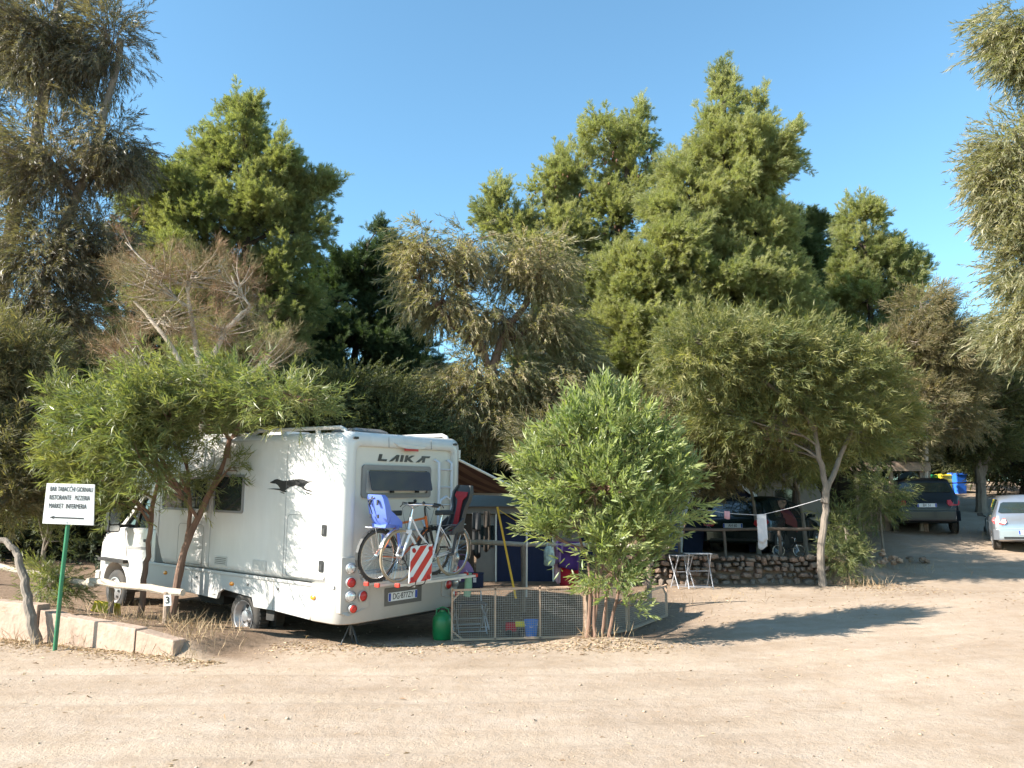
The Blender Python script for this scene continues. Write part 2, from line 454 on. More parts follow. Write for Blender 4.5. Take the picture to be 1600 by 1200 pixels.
BARKS = {}
def tree(name, label, trunks, envs, kind, leafm, bark, nb=80, ns=16, up=.2, out=.6, rnd=.5, scl=1.0, spread=.22, tr=.14,
         cat='tree', group=None, tint=(0.5, .25), inner=.35, key=None, twig_r=.006, kind_tag=None, limb_r=.5, bump=.22, smin=.3, hemi=None, sag=.10, t0=.3):
    """trunks: list of polylines (first point on the ground); limbs and boughs grow from them to the crown"""
    base = Vector(trunks[0][0]); root = thing(name, label, cat, base, 0, group); B = np.array(base)
    if kind_tag: root['kind'] = kind_tag
    mb = MB(); samples = []
    for q, tp in enumerate(trunks):
        tp = [np.array(p, float) for p in tp]
        # smooth the trunk line
        ctrl = np.array(tp); k = max(8, len(tp) * 4); tt = np.linspace(0, len(tp) - 1, k); pts = []
        for t in tt:
            i = min(int(t), len(tp) - 2); u = t - i; p0 = ctrl[max(i - 1, 0)]; p1 = ctrl[i]; p2 = ctrl[i + 1]; p3 = ctrl[min(i + 2, len(tp) - 1)]
            pts.append(.5 * ((2 * p1) + (p2 - p0) * u + (2 * p0 - 5 * p1 + 4 * p2 - p3) * u * u + (3 * p1 - p0 - 3 * p2 + p3) * u ** 3))
        pts = np.array(pts) + rng.normal(0, tr * .12, (k, 3)); pts[0] = ctrl[0] - [0, 0, .15]
        r0 = tr * (1 if q == 0 else .8); rad = r0 * (1 - .62 * np.linspace(0, 1, k)); rad[0] *= 1.35
        mb.tube([p - B for p in pts], list(rad), 9)
        for p, rr in zip(pts[int(k * t0):], rad[int(k * t0):]): samples.append((p, rr))
    SP = np.array([s_[0] for s_ in samples]); SR = [s_[1] for s_ in samples]
    TP = []; TR = []; FP = []; FD = []; FS = []; FT = []
    wts = np.array([np.prod(e[1]) ** (2 / 3) * e[2] for e in envs]); cnt = np.maximum((nb * wts / wts.sum()).round().astype(int), 3)
    for (c, rad3, w), nbe in zip(envs, cnt):
        dd = np.linalg.norm(SP[:, :2] - c[:2], axis=1); zs = SP[:, 2]; want = c[2] - .55 * dd - .2 * rad3[2]
        i = int(np.argmin(np.abs(zs - want) + .35 * np.linalg.norm(SP - c, axis=1)))
        lp = limb_pts(SP[i], c + np.array([0, 0, .35 * rad3[2]]), 9, sag, .05)
        lr = np.linspace(SR[i] * limb_r + .008, .012, 9)
        mb.tube([p - B for p in lp], list(lr), 6)
        for b in range(nbe):
            d = unit(rng.normal(size=3))
            if hemi is not None and d[2] < hemi: d[2] = abs(d[2])
            lob = 1 + bump * math.sin(3.1 * d[0] + 2.3 * c[0]) * math.sin(2.7 * d[2] + c[1]) + rng.normal(0, bump * .6)
            tgt = c + d * rad3 * (rng.uniform(inner, 1) ** .45) * lob
            j = int(rng.integers(2, 8)); a0 = lp[j]
            bp = limb_pts(a0, tgt, 6, sag * .8, .07); L = np.linalg.norm(tgt - a0)
            TP.append(bp); TR.append(np.linspace(.006 + .012 * min(L, 2) * (1 + twig_r * 20), .003, 6))
            n_ = max(4, int(ns * (.5 + .5 * L / (rad3.mean() + .01))))
            t = rng.uniform(smin, 1.0, n_) ** .8
            pos = np.stack([np.interp(t, np.linspace(0, 1, 6), bp[:, q2]) for q2 in range(3)], 1)
            off = rng.normal(0, 1, (n_, 3)) * spread * (1.15 - .75 * t)[:, None]
            tan = unit(tgt - a0)[None]
            Dv = unit(tan * .7 + unit(pos - c) * out + unit(off) * .35 + rng.normal(0, 1, (n_, 3)) * rnd * .5 + np.array([0, 0, up]))
            FP.append(pos + off); FD.append(Dv); FS.append(rng.uniform(.6, 1.3, n_) * scl * rng.uniform(.8, 1.15))
            FT.append(np.clip(tint[0] + rng.normal(0, tint[1]) + rng.normal(0, .1, n_), 0, 1))
    FP = np.concatenate(FP); FD = np.concatenate(FD)
    mb.build('trunk', bark, root, smooth=True)
    V, Q = batch_tubes(np.array(TP) - B, np.array(TR), 4)
    put('twigs', np_mesh('twigs', V, Q, bark, smooth=True), root, None, 'stuff')
    foliage('crown', FP - B, FD, np.concatenate(FS), np.concatenate(FT), spray_group(key or kind, kind, leafm), leafm, root)
    return root

M = {}
M['pine'] = leaf_mat('pine_needles', [(.035, .055, .018), (.075, .105, .025), (.125, .15, .035), (.18, .19, .06)], .35, .55)
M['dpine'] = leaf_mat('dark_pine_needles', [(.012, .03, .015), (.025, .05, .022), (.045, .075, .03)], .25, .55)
M['euc'] = leaf_mat('eucalyptus_leaves', [(.045, .05, .03), (.085, .095, .05), (.14, .14, .085), (.24, .17, .09)], .3, .42, .4)
M['euc2'] = leaf_mat('dry_eucalyptus_leaves', [(.06, .065, .03), (.12, .12, .055), (.19, .165, .085), (.27, .17, .10)], .35, .45, .4)
M['euc3'] = leaf_mat('pale_eucalyptus_leaves', [(.08, .095, .05), (.14, .155, .08), (.21, .20, .11), (.26, .20, .10)], .35, .42, .4)
M['acacia'] = leaf_mat('acacia_leaves', [(.04, .075, .025), (.07, .12, .035), (.10, .165, .04), (.18, .17, .06)], .4, .45, .35)
M['acacia2'] = leaf_mat('olive_acacia_leaves', [(.035, .055, .022), (.07, .095, .035), (.115, .14, .05), (.21, .16, .05)], .35, .5, .3)
M['rust'] = leaf_mat('rusty_acacia_leaves', [(.06, .06, .03), (.12, .10, .05), (.19, .14, .07), (.24, .11, .05)], .35, .5, .3)
M['dead'] = leaf_mat('dead_twigs', [(.14, .075, .055), (.21, .12, .085), (.28, .17, .12), (.10, .11, .04)], .1, .8, .1)
M['broad'] = leaf_mat('shrub_leaves', [(.06, .105, .04), (.10, .155, .05), (.15, .21, .06), (.24, .26, .09)], .38, .38, .45)
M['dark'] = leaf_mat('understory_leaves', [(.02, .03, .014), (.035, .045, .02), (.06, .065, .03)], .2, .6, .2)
M['olive'] = leaf_mat('olive_leaves', [(.04, .055, .025), (.08, .095, .04), (.13, .14, .06), (.17, .16, .08)], .3, .5, .3)
bark_d = mat('dark_bark', (.075, .055, .042), .95, var=.35, scale=9, bump=.8, bscale=30, stretch=(1, 1, .25))
bark_g = mat('grey_bark', (.20, .165, .135), .95, var=.35, scale=8, bump=.7, bscale=30, stretch=(1, 1, .3))
bark_r = mat('reddish_bark', (.20, .12, .085), .95, var=.35, scale=8, bump=.7, bscale=30, stretch=(1, 1, .3))
bark_w = mat('pale_dead_wood', (.46, .38, .31), .9, var=.25, scale=8, bump=.4)

# ------------------------------------------------------------------ ground
def build_ground():
    def axis(lo, a, b, hi, st):
        v = list(np.arange(a, b + 1e-6, st)); s_ = st; x = b
        while x < hi: s_ *= 1.22; x += s_; v.append(x)
        s_ = st; x = a
        while x > lo: s_ *= 1.22; x -= s_; v.insert(0, x)
        return np.array(v)
    xs = axis(-400, -9.5, 11.0, 400, .075); ys = axis(-40, 4.0, 19.5, 500, .075)
    X, Y = np.meshgrid(xs, ys); Z = gz(X, Y, True); nx, ny = len(xs), len(ys)
    V = np.stack([X, Y, Z], -1).reshape(-1, 3)
    i = (np.arange(ny - 1)[:, None] * nx + np.arange(nx - 1)[None]).reshape(-1)
    Q = np.stack([i, i + 1, i + nx + 1, i + nx], 1)
    # how much leaf-mould soil there is (camp pitches) against the worn track
    xs_ = X - .10 * (Y - 11)
    d = (WB - WA) / np.linalg.norm(WB - WA); n_ = np.array([-d[1], d[0]]); s_ = (X - WA[0]) * n_[0] + (Y - WA[1]) * n_[1]
    pitch = sm(11.0, 12.2, Y + .5 * wob(X, Y, .9)) * (1 - sm(1.6, 3.6, xs_ + .4 * wob(Y, X, .8)))
    pitch = np.maximum(pitch, sm(.0, .4, s_) * (1 - sm(-3.6, -2.6, X)))
    terr = sm(17.2, 18.2, Y) * sm(1, 2, X) * (1 - sm(6.6, 8.5, X + (Y - 18) * -.55))
    far = sm(24, 40, Y) * (1 - sm(-3, 1, 5 - np.abs(X - (12.5 + (Y - 22) * .42))))
    D = np.clip(np.maximum.reduce([pitch, terr, far]), 0, 1)
    TK = np.zeros_like(X)
    for k_ in range(5): TK = np.maximum(TK, np.exp(-((Y - rut_y(k_, X)) / .17) ** 2) * (.55 + .45 * wob(X * .8, Y, .9)))
    m, n, l, b = new_mat('sandy_soil'); b.inputs['Roughness'].default_value = .95; b.inputs['Specular IOR Level'].default_value = .15
    tc = n.new('ShaderNodeTexCoord')
    def noise(sc, det=8, st=None, rough=.6):
        x = n.new('ShaderNodeTexNoise'); x.inputs['Scale'].default_value = sc; x.inputs['Detail'].default_value = det; x.inputs['Roughness'].default_value = rough
        if st:
            mp = n.new('ShaderNodeMapping'); mp.inputs['Scale'].default_value = st[:3]; mp.inputs['Rotation'].default_value = (0, 0, st[3]); l.new(tc.outputs['Object'], mp.inputs[0]); l.new(mp.outputs[0], x.inputs['Vector'])
        else: l.new(tc.outputs['Object'], x.inputs['Vector'])
        return x.outputs[0]
    def ramp(src, pts):
        x = n.new('ShaderNodeValToRGB'); e = x.color_ramp.elements
        for k, (p, c) in enumerate(pts):
            q = e[k] if k < 2 else e.new(p)
            q.position = p; q.color = (*c, 1)
        l.new(src, x.inputs[0]); return x.outputs[0]
    def mix(f, a, c, bt='MIX'):
        x = n.new('ShaderNodeMix'); x.data_type = 'RGBA'; x.blend_type = bt
        if isinstance(f, (int, float)): x.inputs['Factor'].default_value = f
        else: l.new(f, x.inputs['Factor'])
        l.new(a, x.inputs[6])
        if isinstance(c, tuple): x.inputs[7].default_value = (*c, 1)
        else: l.new(c, x.inputs[7])
        return x.outputs[2]
    sand = ramp(noise(.55, 9), [(.3, (.35, .272, .207)), (.7, (.43, .345, .27))])
    streak = ramp(noise(1.3, 7, (.22, 2.2, 1, R(-8))), [(.3, (.93, .92, .90)), (.7, (1.04, 1.04, 1.05))])
    sand = mix(.9, sand, streak, 'MULTIPLY')
    grit = ramp(noise(55, 5), [(.34, (.84, .81, .78)), (.50, (1.02, 1.02, 1.02))])
    sand = mix(.8, sand, grit, 'MULTIPLY')
    patch = ramp(noise(3.5, 9, None, .75), [(.40, (.91, .87, .82)), (.60, (1.04, 1.04, 1.05))])
    sand = mix(.8, sand, patch, 'MULTIPLY')
    soil = ramp(noise(7, 10, None, .75), [(.3, (.12, .08, .052)), (.7, (.28, .195, .135))])
    soil = mix(.8, soil, grit, 'MULTIPLY')
    at = n.new('ShaderNodeAttribute'); at.attribute_name = 'soil'
    tk = n.new('ShaderNodeAttribute'); tk.attribute_name = 'track'
    tm = n.new('ShaderNodeMath'); tm.operation = 'MULTIPLY'; tm.inputs[1].default_value = .38; l.new(tk.outputs['Fac'], tm.inputs[0])
    sand = mix(tm.outputs[0], sand, (.47, .385, .305))
    worn = ramp(noise(.9, 6, None, .6), [(.46, (.88, .85, .80)), (.56, (1, 1, 1))])
    sand = mix(.4, sand, worn, 'MULTIPLY')
    col = mix(at.outputs['Fac'], sand, soil)
    l.new(col, b.inputs['Base Color'])
    h1 = noise(9, 10, None, .7); h2 = noise(60, 6); h3 = noise(2.2, 8, (.3, 3.0, 1, R(-8)))
    a1 = n.new('ShaderNodeMath'); a1.operation = 'MULTIPLY_ADD'; a1.inputs[1].default_value = .35; l.new(h2, a1.inputs[0]); l.new(h1, a1.inputs[2])
    a2 = n.new('ShaderNodeMath'); a2.operation = 'MULTIPLY_ADD'; a2.inputs[1].default_value = .25; l.new(h3, a2.inputs[0]); l.new(a1.outputs[0], a2.inputs[2])
    bp = n.new('ShaderNodeBump'); bp.inputs['Strength'].default_value = .55; bp.inputs['Distance'].default_value = .05
    l.new(a2.outputs[0], bp.inputs['Height']); l.new(bp.outputs[0], b.inputs['Normal'])
    o = put('ground', np_mesh('ground', V, Q, m, {'soil': D.reshape(-1), 'track': np.clip(TK, 0, 1).reshape(-1)}, smooth=True)); o['kind'] = 'structure'
    tag(o, 'pale sandy dirt track and trodden soil of the campsite', None)
    return o
build_ground()

# leaf colours
M['pine'] = leaf_mat('pine_needles', [(.14, .175, .07), (.25, .29, .11), (.36, .39, .16), (.44, .42, .22)], .48, .5)
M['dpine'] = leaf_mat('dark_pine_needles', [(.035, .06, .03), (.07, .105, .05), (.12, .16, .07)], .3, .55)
M['euc'] = leaf_mat('eucalyptus_leaves', [(.075, .08, .058), (.13, .135, .095), (.20, .195, .15), (.33, .25, .17)], .35, .4, .4)
M['euc2'] = leaf_mat('dry_eucalyptus_leaves', [(.14, .16, .085), (.28, .29, .17), (.41, .39, .25), (.46, .35, .23)], .4, .45, .35)
M['euc3'] = leaf_mat('pale_eucalyptus_leaves', [(.16, .18, .11), (.26, .28, .17), (.37, .37, .24), (.40, .34, .20)], .4, .42, .35)
M['acacia'] = leaf_mat('acacia_leaves', [(.08, .13, .05), (.14, .22, .07), (.21, .31, .10), (.33, .30, .13)], .45, .42, .4)
M['acacia2'] = leaf_mat('olive_acacia_leaves', [(.07, .11, .048), (.14, .19, .075), (.23, .275, .11), (.36, .32, .13)], .4, .48, .35)
M['rust'] = leaf_mat('rusty_acacia_leaves', [(.08, .095, .05), (.16, .175, .09), (.27, .26, .14), (.36, .27, .16)], .4, .5, .3)
M['dead'] = leaf_mat('dead_twigs', [(.34, .17, .13), (.43, .28, .21), (.50, .38, .30), (.26, .27, .14)], .1, .8, .1)
M['broad'] = leaf_mat('shrub_leaves', [(.11, .165, .06), (.20, .27, .10), (.31, .38, .15), (.46, .48, .22)], .42, .36, .45)
M['olive'] = leaf_mat('olive_leaves', [(.05, .065, .03), (.11, .13, .055), (.18, .19, .08), (.24, .23, .11)], .35, .5, .3)

# ------------------------------------------------------------------ trees
def gp(px, py, Y):
    p = P(px, py, Y); return Vector((p.x, Y, gzf(p.x, Y)))

# tall eucalyptus at the left edge
tree('eucalyptus_tree', 'tallest tree at left edge, grey-leaved eucalyptus with drooping foliage behind the signboard',
     [[gp(-30, 900, 17.5), P(-10, 650, 17.5), P(10, 400, 17.3), P(60, 200, 17), P(90, 20, 17), P(110, -160, 17)],
      [gp(-30, 900, 17.5), P(30, 560, 17.4), P(90, 380, 17), P(150, 230, 17), P(190, 60, 17)]],
     [env(60, 60, 17, 120, 120), env(160, 70, 17, 66, 95), env(175, 225, 17, 62, 75), env(60, 250, 16.6, 100, 85), env(195, 250, 17.2, 45, 40), env(80, 400, 16.8, 90, 90),
      env(150, 370, 17.2, 60, 60), env(20, 500, 16.6, 70, 80), env(-110, 150, 17.5, 110, 220, w=.5), env(-120, 420, 17.5, 110, 160, w=.5), env(60, -150, 17, 140, 120, w=.5), env(110, 500, 17.4, 60, 50)],
     'euc', M['euc'], bark_g, nb=620, ns=27, up=-.75, out=.35, rnd=.5, spread=.30, tr=.20, scl=.85, tint=(.42, .24), smin=.25, bump=.4)
# pine on the left
tree('pine_tree', 'sunlit loose pine tree behind the motorhome, second tree from the left against the sky',
     [[gp(390, 820, 24), P(395, 600, 24), P(385, 400, 24), P(385, 240, 24), P(383, 180, 24)]],
     [env(385, 205, 24, 42, 50), env(350, 255, 24, 62, 50), env(430, 250, 24, 45, 40), env(290, 320, 23.5, 85, 55), env(400, 340, 24, 80, 75), env(490, 345, 24.3, 42, 55), env(300, 420, 24, 90, 70),
      env(440, 440, 24.4, 80, 70), env(240, 300, 23.2, 42, 35), env(225, 400, 24.5, 60, 80), env(380, 560, 24.5, 130, 90), env(330, 235, 24, 14, 22), env(305, 245, 24, 10, 22), env(505, 300, 24.3, 14, 22)],
     'pine', M['pine'], bark_d, nb=340, ns=30, up=.75, out=.6, spread=.32, tr=.2, tint=(.45, .2), scl=.95, bump=.35, smin=.3, rnd=.7)
# dark pines in the middle distance
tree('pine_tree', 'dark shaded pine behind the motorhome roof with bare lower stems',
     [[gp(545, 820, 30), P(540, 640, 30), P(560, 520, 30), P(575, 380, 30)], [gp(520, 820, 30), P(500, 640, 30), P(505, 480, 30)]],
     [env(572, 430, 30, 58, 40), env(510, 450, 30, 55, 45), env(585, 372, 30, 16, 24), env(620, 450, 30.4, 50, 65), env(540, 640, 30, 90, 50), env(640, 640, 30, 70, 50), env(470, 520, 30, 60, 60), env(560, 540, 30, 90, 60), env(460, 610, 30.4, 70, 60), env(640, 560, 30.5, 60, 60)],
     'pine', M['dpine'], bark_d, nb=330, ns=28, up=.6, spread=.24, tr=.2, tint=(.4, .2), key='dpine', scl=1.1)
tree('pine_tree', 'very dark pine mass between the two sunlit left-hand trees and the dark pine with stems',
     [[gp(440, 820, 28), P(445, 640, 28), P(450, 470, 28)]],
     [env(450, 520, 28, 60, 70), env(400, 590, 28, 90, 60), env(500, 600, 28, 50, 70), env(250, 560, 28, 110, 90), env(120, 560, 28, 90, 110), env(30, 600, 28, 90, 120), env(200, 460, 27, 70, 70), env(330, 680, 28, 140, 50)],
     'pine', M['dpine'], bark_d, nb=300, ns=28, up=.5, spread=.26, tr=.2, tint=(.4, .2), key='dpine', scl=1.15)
# eucalyptus in the centre
tree('eucalyptus_tree', 'sparse drooping eucalyptus with dry tan leaves in the centre, sky showing through',
     [[gp(868, 800, 19.5), P(845, 715, 19.5), P(822, 680, 19.5), P(790, 640, 19.4), P(768, 585, 19.2), P(745, 520, 19), P(720, 450, 19), P(690, 400, 19)],
      [P(768, 585, 19.2), P(790, 520, 19.3), P(830, 460, 19.4), P(850, 410, 19.4)], [P(750, 540, 19.1), P(700, 500, 19), P(650, 430, 18.9)]],
     [env(665, 385, 18.8, 50, 38), env(740, 385, 19, 55, 42), env(800, 400, 19.2, 50, 40), env(850, 420, 19.3, 62, 45), env(690, 470, 19, 65, 50), env(770, 490, 19.2, 60, 45), env(860, 500, 19.5, 62, 40),
      env(735, 580, 19, 62, 40), env(810, 590, 19.4, 55, 40), env(690, 630, 18.8, 45, 45), env(760, 660, 19.2, 60, 35), env(860, 620, 19.6, 60, 50), env(640, 440, 18.8, 32, 60), env(900, 560, 19.8, 50, 40)],
     'euc', M['euc2'], bark_r, nb=330, ns=20, up=-1.0, out=.35, rnd=.4, spread=.25, tr=.15, key='euc2', scl=1.1, tint=(.5, .22), smin=.3, inner=.2, limb_r=.55)
# the tallest pine
tree('pine_tree', 'tallest broad pine tree right of the centre, bright yellow-green on its left side',
     [[gp(1120, 830, 26), P(1110, 600, 26), P(1125, 400, 26), P(1130, 200, 26), P(1130, 140, 26)], [P(1112, 600, 26), P(1180, 450, 26), P(1190, 250, 26), P(1185, 190, 26)], [P(1108, 640, 26), P(1060, 500, 26), P(1055, 300, 26)]],
     [env(1128, 172, 26, 24, 36), env(1128, 138, 26, 9, 24), env(1180, 180, 26, 10, 26), env(1115, 222, 26, 44, 36), env(1180, 232, 26, 26, 36), env(1072, 268, 26, 26, 40), env(1150, 270, 26, 78, 60), env(1190, 270, 26, 38, 60), env(1080, 320, 25.5, 65, 60),
      env(1165, 370, 26, 70, 65), env(1040, 390, 25, 62, 60), env(1110, 440, 25.5, 85, 65), env(1190, 450, 26, 75, 60), env(1060, 510, 24.8, 55, 55), env(1230, 520, 26.3, 60, 70), env(1080, 590, 24.6, 68, 60), env(1150, 560, 26, 80, 70),
      env(970, 540, 26, 70, 60), env(1000, 450, 25.5, 60, 60), env(1050, 640, 24.6, 40, 40)],
     'pine', M['pine'], bark_d, nb=560, ns=32, up=.6, out=.7, rnd=.7, spread=.34, tr=.26, tint=(.72, .2), scl=1.05, bump=.3, inner=.5, smin=.4)
tree('pine_tree', 'narrow dark blue-green pine leaning out to the right of the tallest pine',
     [[gp(1240, 830, 29), P(1225, 600, 29), P(1235, 450, 29), P(1250, 350, 29)]],
     [env(1250, 365, 29, 34, 36), env(1222, 345, 29, 22, 18), env(1235, 420, 29, 48, 50), env(1262, 400, 29, 22, 42), env(1240, 510, 29, 52, 60)],
     'pine', M['dpine'], bark_d, nb=100, ns=26, up=.8, spread=.22, tr=.16, tint=(.65, .2), key='dpine', scl=1.1)
cone_pine = tree('pine_tree', 'open pine hung with brown cones, just left of the tallest pine',
     [[gp(930, 830, 28), P(935, 600, 28), P(960, 400, 28), P(985, 250, 28), P(1000, 190, 28)], [P(940, 560, 28), P(880, 420, 28), P(850, 300, 28)]],
     [env(1000, 205, 28, 26, 38), env(945, 220, 28, 45, 36), env(985, 265, 28, 50, 45), env(905, 275, 28, 40, 50), env(860, 300, 28, 32, 42), env(950, 340, 28, 62, 50), env(880, 370, 27.6, 55, 50), env(785, 345, 27.4, 45, 45),
      env(840, 400, 27.5, 60, 45), env(960, 430, 28, 70, 60), env(770, 320, 27.2, 14, 30), env(900, 480, 28, 80, 60), env(960, 590, 27.5, 70, 70), env(850, 560, 28.5, 80, 70), env(870, 640, 28.4, 90, 60)],
     'pine', M['pine'], bark_d, nb=400, ns=27, up=.75, out=.6, rnd=.7, spread=.34, tr=.2, tint=(.66, .22), scl=.98, bump=.35, smin=.4)
def cones(root, spots, n):
    q = MB(); B = Vector(root.location); rr = random.Random(21)
    for i in range(n):
        px, py, Y, r = rr.choice(spots); a = rr.uniform(0, 6.28); k = rr.uniform(.5, 1.0) * r
        q.blob(P(px + k * math.cos(a), py + k * math.sin(a) * .9, Y - r * .02 * rr.uniform(.2, 1)) - B, (.045, .045, .075), i, 1, .1)
    q.build('cones', mat('pine_cone', (.16, .08, .05), .9, var=.3), root, None, kind='stuff', fix=False)
cones(cone_pine, [(945, 225, 28, 40), (985, 250, 28, 45), (900, 290, 28, 40), (1000, 215, 28, 24), (855, 310, 28, 30), (950, 330, 28, 55)], 110)
tree('pine_tree', 'small bright pine standing alone on the skyline between the tall pines and the right edge',
     [[gp(1365, 820, 32), P(1365, 600, 32), P(1355, 420, 32), P(1350, 340, 32)]],
     [env(1348, 345, 32, 38, 30), env(1345, 390, 32, 58, 36), env(1390, 410, 32, 42, 32), env(1325, 440, 32, 48, 40), env(1370, 470, 32, 70, 50), env(1436, 425, 32.4, 12, 28), env(1340, 540, 32, 70, 50), env(1290, 490, 32.5, 28, 60)],
     'pine', M['pine'], bark_d, nb=170, ns=26, up=.7, spread=.32, tr=.18, tint=(.55, .2), scl=1.15, bump=.3)
# acacia with the leaning pale trunk on the right
tree('acacia_tree', 'wide olive-green acacia with a pale slender trunk at the end of the stone wall',
     [[gp(1284, 905, 17.6), P(1283, 860, 17.6), P(1290, 800, 17.6), P(1287, 745, 17.6), P(1276, 700, 17.5), P(1272, 660, 17.5), P(1255, 600, 17.4), P(1230, 540, 17.4)],
      [P(1288, 775, 17.6), P(1310, 720, 17.7), P(1330, 670, 17.8), P(1350, 600, 18)], [P(1272, 660, 17.5), P(1200, 600, 17.2), P(1130, 560, 17)]],
     [env(1085, 535, 16.8, 46, 34), env(1140, 525, 17, 46, 24), env(1195, 535, 17, 44, 24), env(1235, 550, 17.2, 50, 34), env(1285, 548, 17.2, 44, 22), env(1330, 562, 17.6, 42, 26), env(1130, 570, 17, 60, 36), env(1210, 590, 17.3, 56, 34), env(1300, 590, 17.5, 56, 34),
      env(1370, 600, 18, 40, 36), env(1055, 575, 16.8, 30, 30), env(1340, 650, 17.8, 56, 34), env(1270, 640, 17.6, 50, 26), env(1185, 650, 17.6, 60, 28), env(1110, 640, 18, 60, 40), env(1395, 645, 18.8, 32, 30), env(1355, 690, 18, 34, 18), env(1250, 695, 18.5, 46, 18), env(1130, 700, 19.2, 56, 28), env(1165, 500, 17, 20, 12), env(1262, 522, 17.2, 18, 12)],
     'acacia', M['acacia2'], bark_g, nb=380, ns=16, up=-.15, out=.5, spread=.28, tr=.085, scl=.95, limb_r=.3, t0=.5, key='acacia2', tint=(.45, .22), sag=-.05, bump=.45)
tree('acacia_tree', 'acacia with rusty orange-tinged foliage right of the small bright pine',
     [[gp(1440, 800, 25), P(1446, 700, 25), P(1440, 600, 25), P(1435, 500, 25)], [P(1440, 620, 25), P(1480, 560, 25), P(1490, 500, 25)]],
     [env(1440, 480, 25, 42, 30), env(1480, 510, 25, 48, 35), env(1410, 530, 25, 48, 35), env(1460, 560, 25, 68, 45), env(1510, 560, 25.2, 42, 50), env(1430, 620, 25, 70, 45), env(1400, 680, 25.4, 70, 40), env(1500, 630, 25.6, 60, 50)],
     'acacia', M['rust'], bark_w, nb=300, ns=26, up=0, spread=.28, tr=.11, key='rust', tint=(.5, .25), scl=1.0, inner=.2)
tree('olive_tree', 'dense dull-green broadleaf tree over the right-hand dirt road, behind the wheelie bins',
     [[gp(1532, 785, 30), P(1530, 740, 30), P(1526, 690, 30), P(1520, 640, 30)], [P(1531, 750, 30), P(1550, 700, 30), P(1570, 650, 30)]],
     [env(1520, 560, 30, 45, 45), env(1490, 620, 30, 60, 50), env(1550, 620, 30, 55, 55), env(1590, 640, 30.5, 50, 60), env(1470, 680, 30, 50, 35), env(1540, 690, 30, 70, 30), env(1610, 590, 31, 40, 50)],
     'olive', M['olive'], bark_g, nb=420, ns=28, up=.1, spread=.30, tr=.2, tint=(.45, .22), scl=1.15)
tree('eucalyptus_tree', 'nearby pale-leaved eucalyptus whose boughs enter from the right edge above the silver car',
     [[gp(1840, 900, 14), P(1830, 600, 14), P(1790, 300, 14), P(1770, 50, 14), P(1760, -100, 14)], [P(1820, 500, 14), P(1740, 350, 13.8), P(1650, 300, 13.6), P(1600, 290, 13.5)], [P(1780, 250, 14), P(1700, 60, 13.8), P(1620, -10, 13.6)]],
     [env(1585, 215, 13.5, 58, 52), env(1560, 270, 13.5, 45, 40), env(1600, 330, 13.5, 60, 55), env(1605, 420, 13.5, 48, 60), env(1625, 500, 13.6, 80, 28), env(1600, 25, 13.5, 55, 22), env(1640, 60, 13.5, 62, 25), env(1590, 70, 13.5, 14, 14), env(1700, 250, 14, 120, 140, w=.6), env(1800, 0, 14, 140, 120, w=.4), env(1820, 300, 14, 120, 180, w=.4)],
     'euc', M['euc3'], bark_g, nb=420, ns=28, up=-.8, out=.4, rnd=.5, spread=.26, tr=.24, scl=.9, key='euc3', tint=(.5, .2), inner=.3, smin=.3)
# the half-dead reddish acacia behind the front one
tree('acacia_tree', 'half-dead acacia with bare reddish twigs rising behind the green acacia at the sign',
     [[gp(322, 860, 17.2), P(318, 700, 16.5), P(314, 600, 16), P(312, 555, 16)], [P(316, 620, 16), P(260, 530, 15.8), P(210, 470, 15.8)], [P(316, 600, 16), P(350, 520, 15.9), P(390, 480, 15.9)], [P(316, 590, 16), P(300, 500, 16), P(290, 440, 16)]],
     [env(225, 430, 15.8, 58, 62), env(300, 440, 16, 62, 60), env(360, 450, 16, 56, 58), env(260, 500, 15.9, 80, 45), env(350, 520, 16, 70, 42), env(195, 390, 15.8, 28, 36), env(395, 490, 16, 24, 34), env(440, 540, 15.5, 36, 34), env(180, 540, 15.5, 45, 40)],
     'dead', M['dead'], bark_w, nb=170, ns=12, up=.7, out=.5, rnd=.7, spread=.2, tr=.085, limb_r=.75, tint=(.5, .3), inner=.15, smin=.35, twig_r=.02, scl=.8)
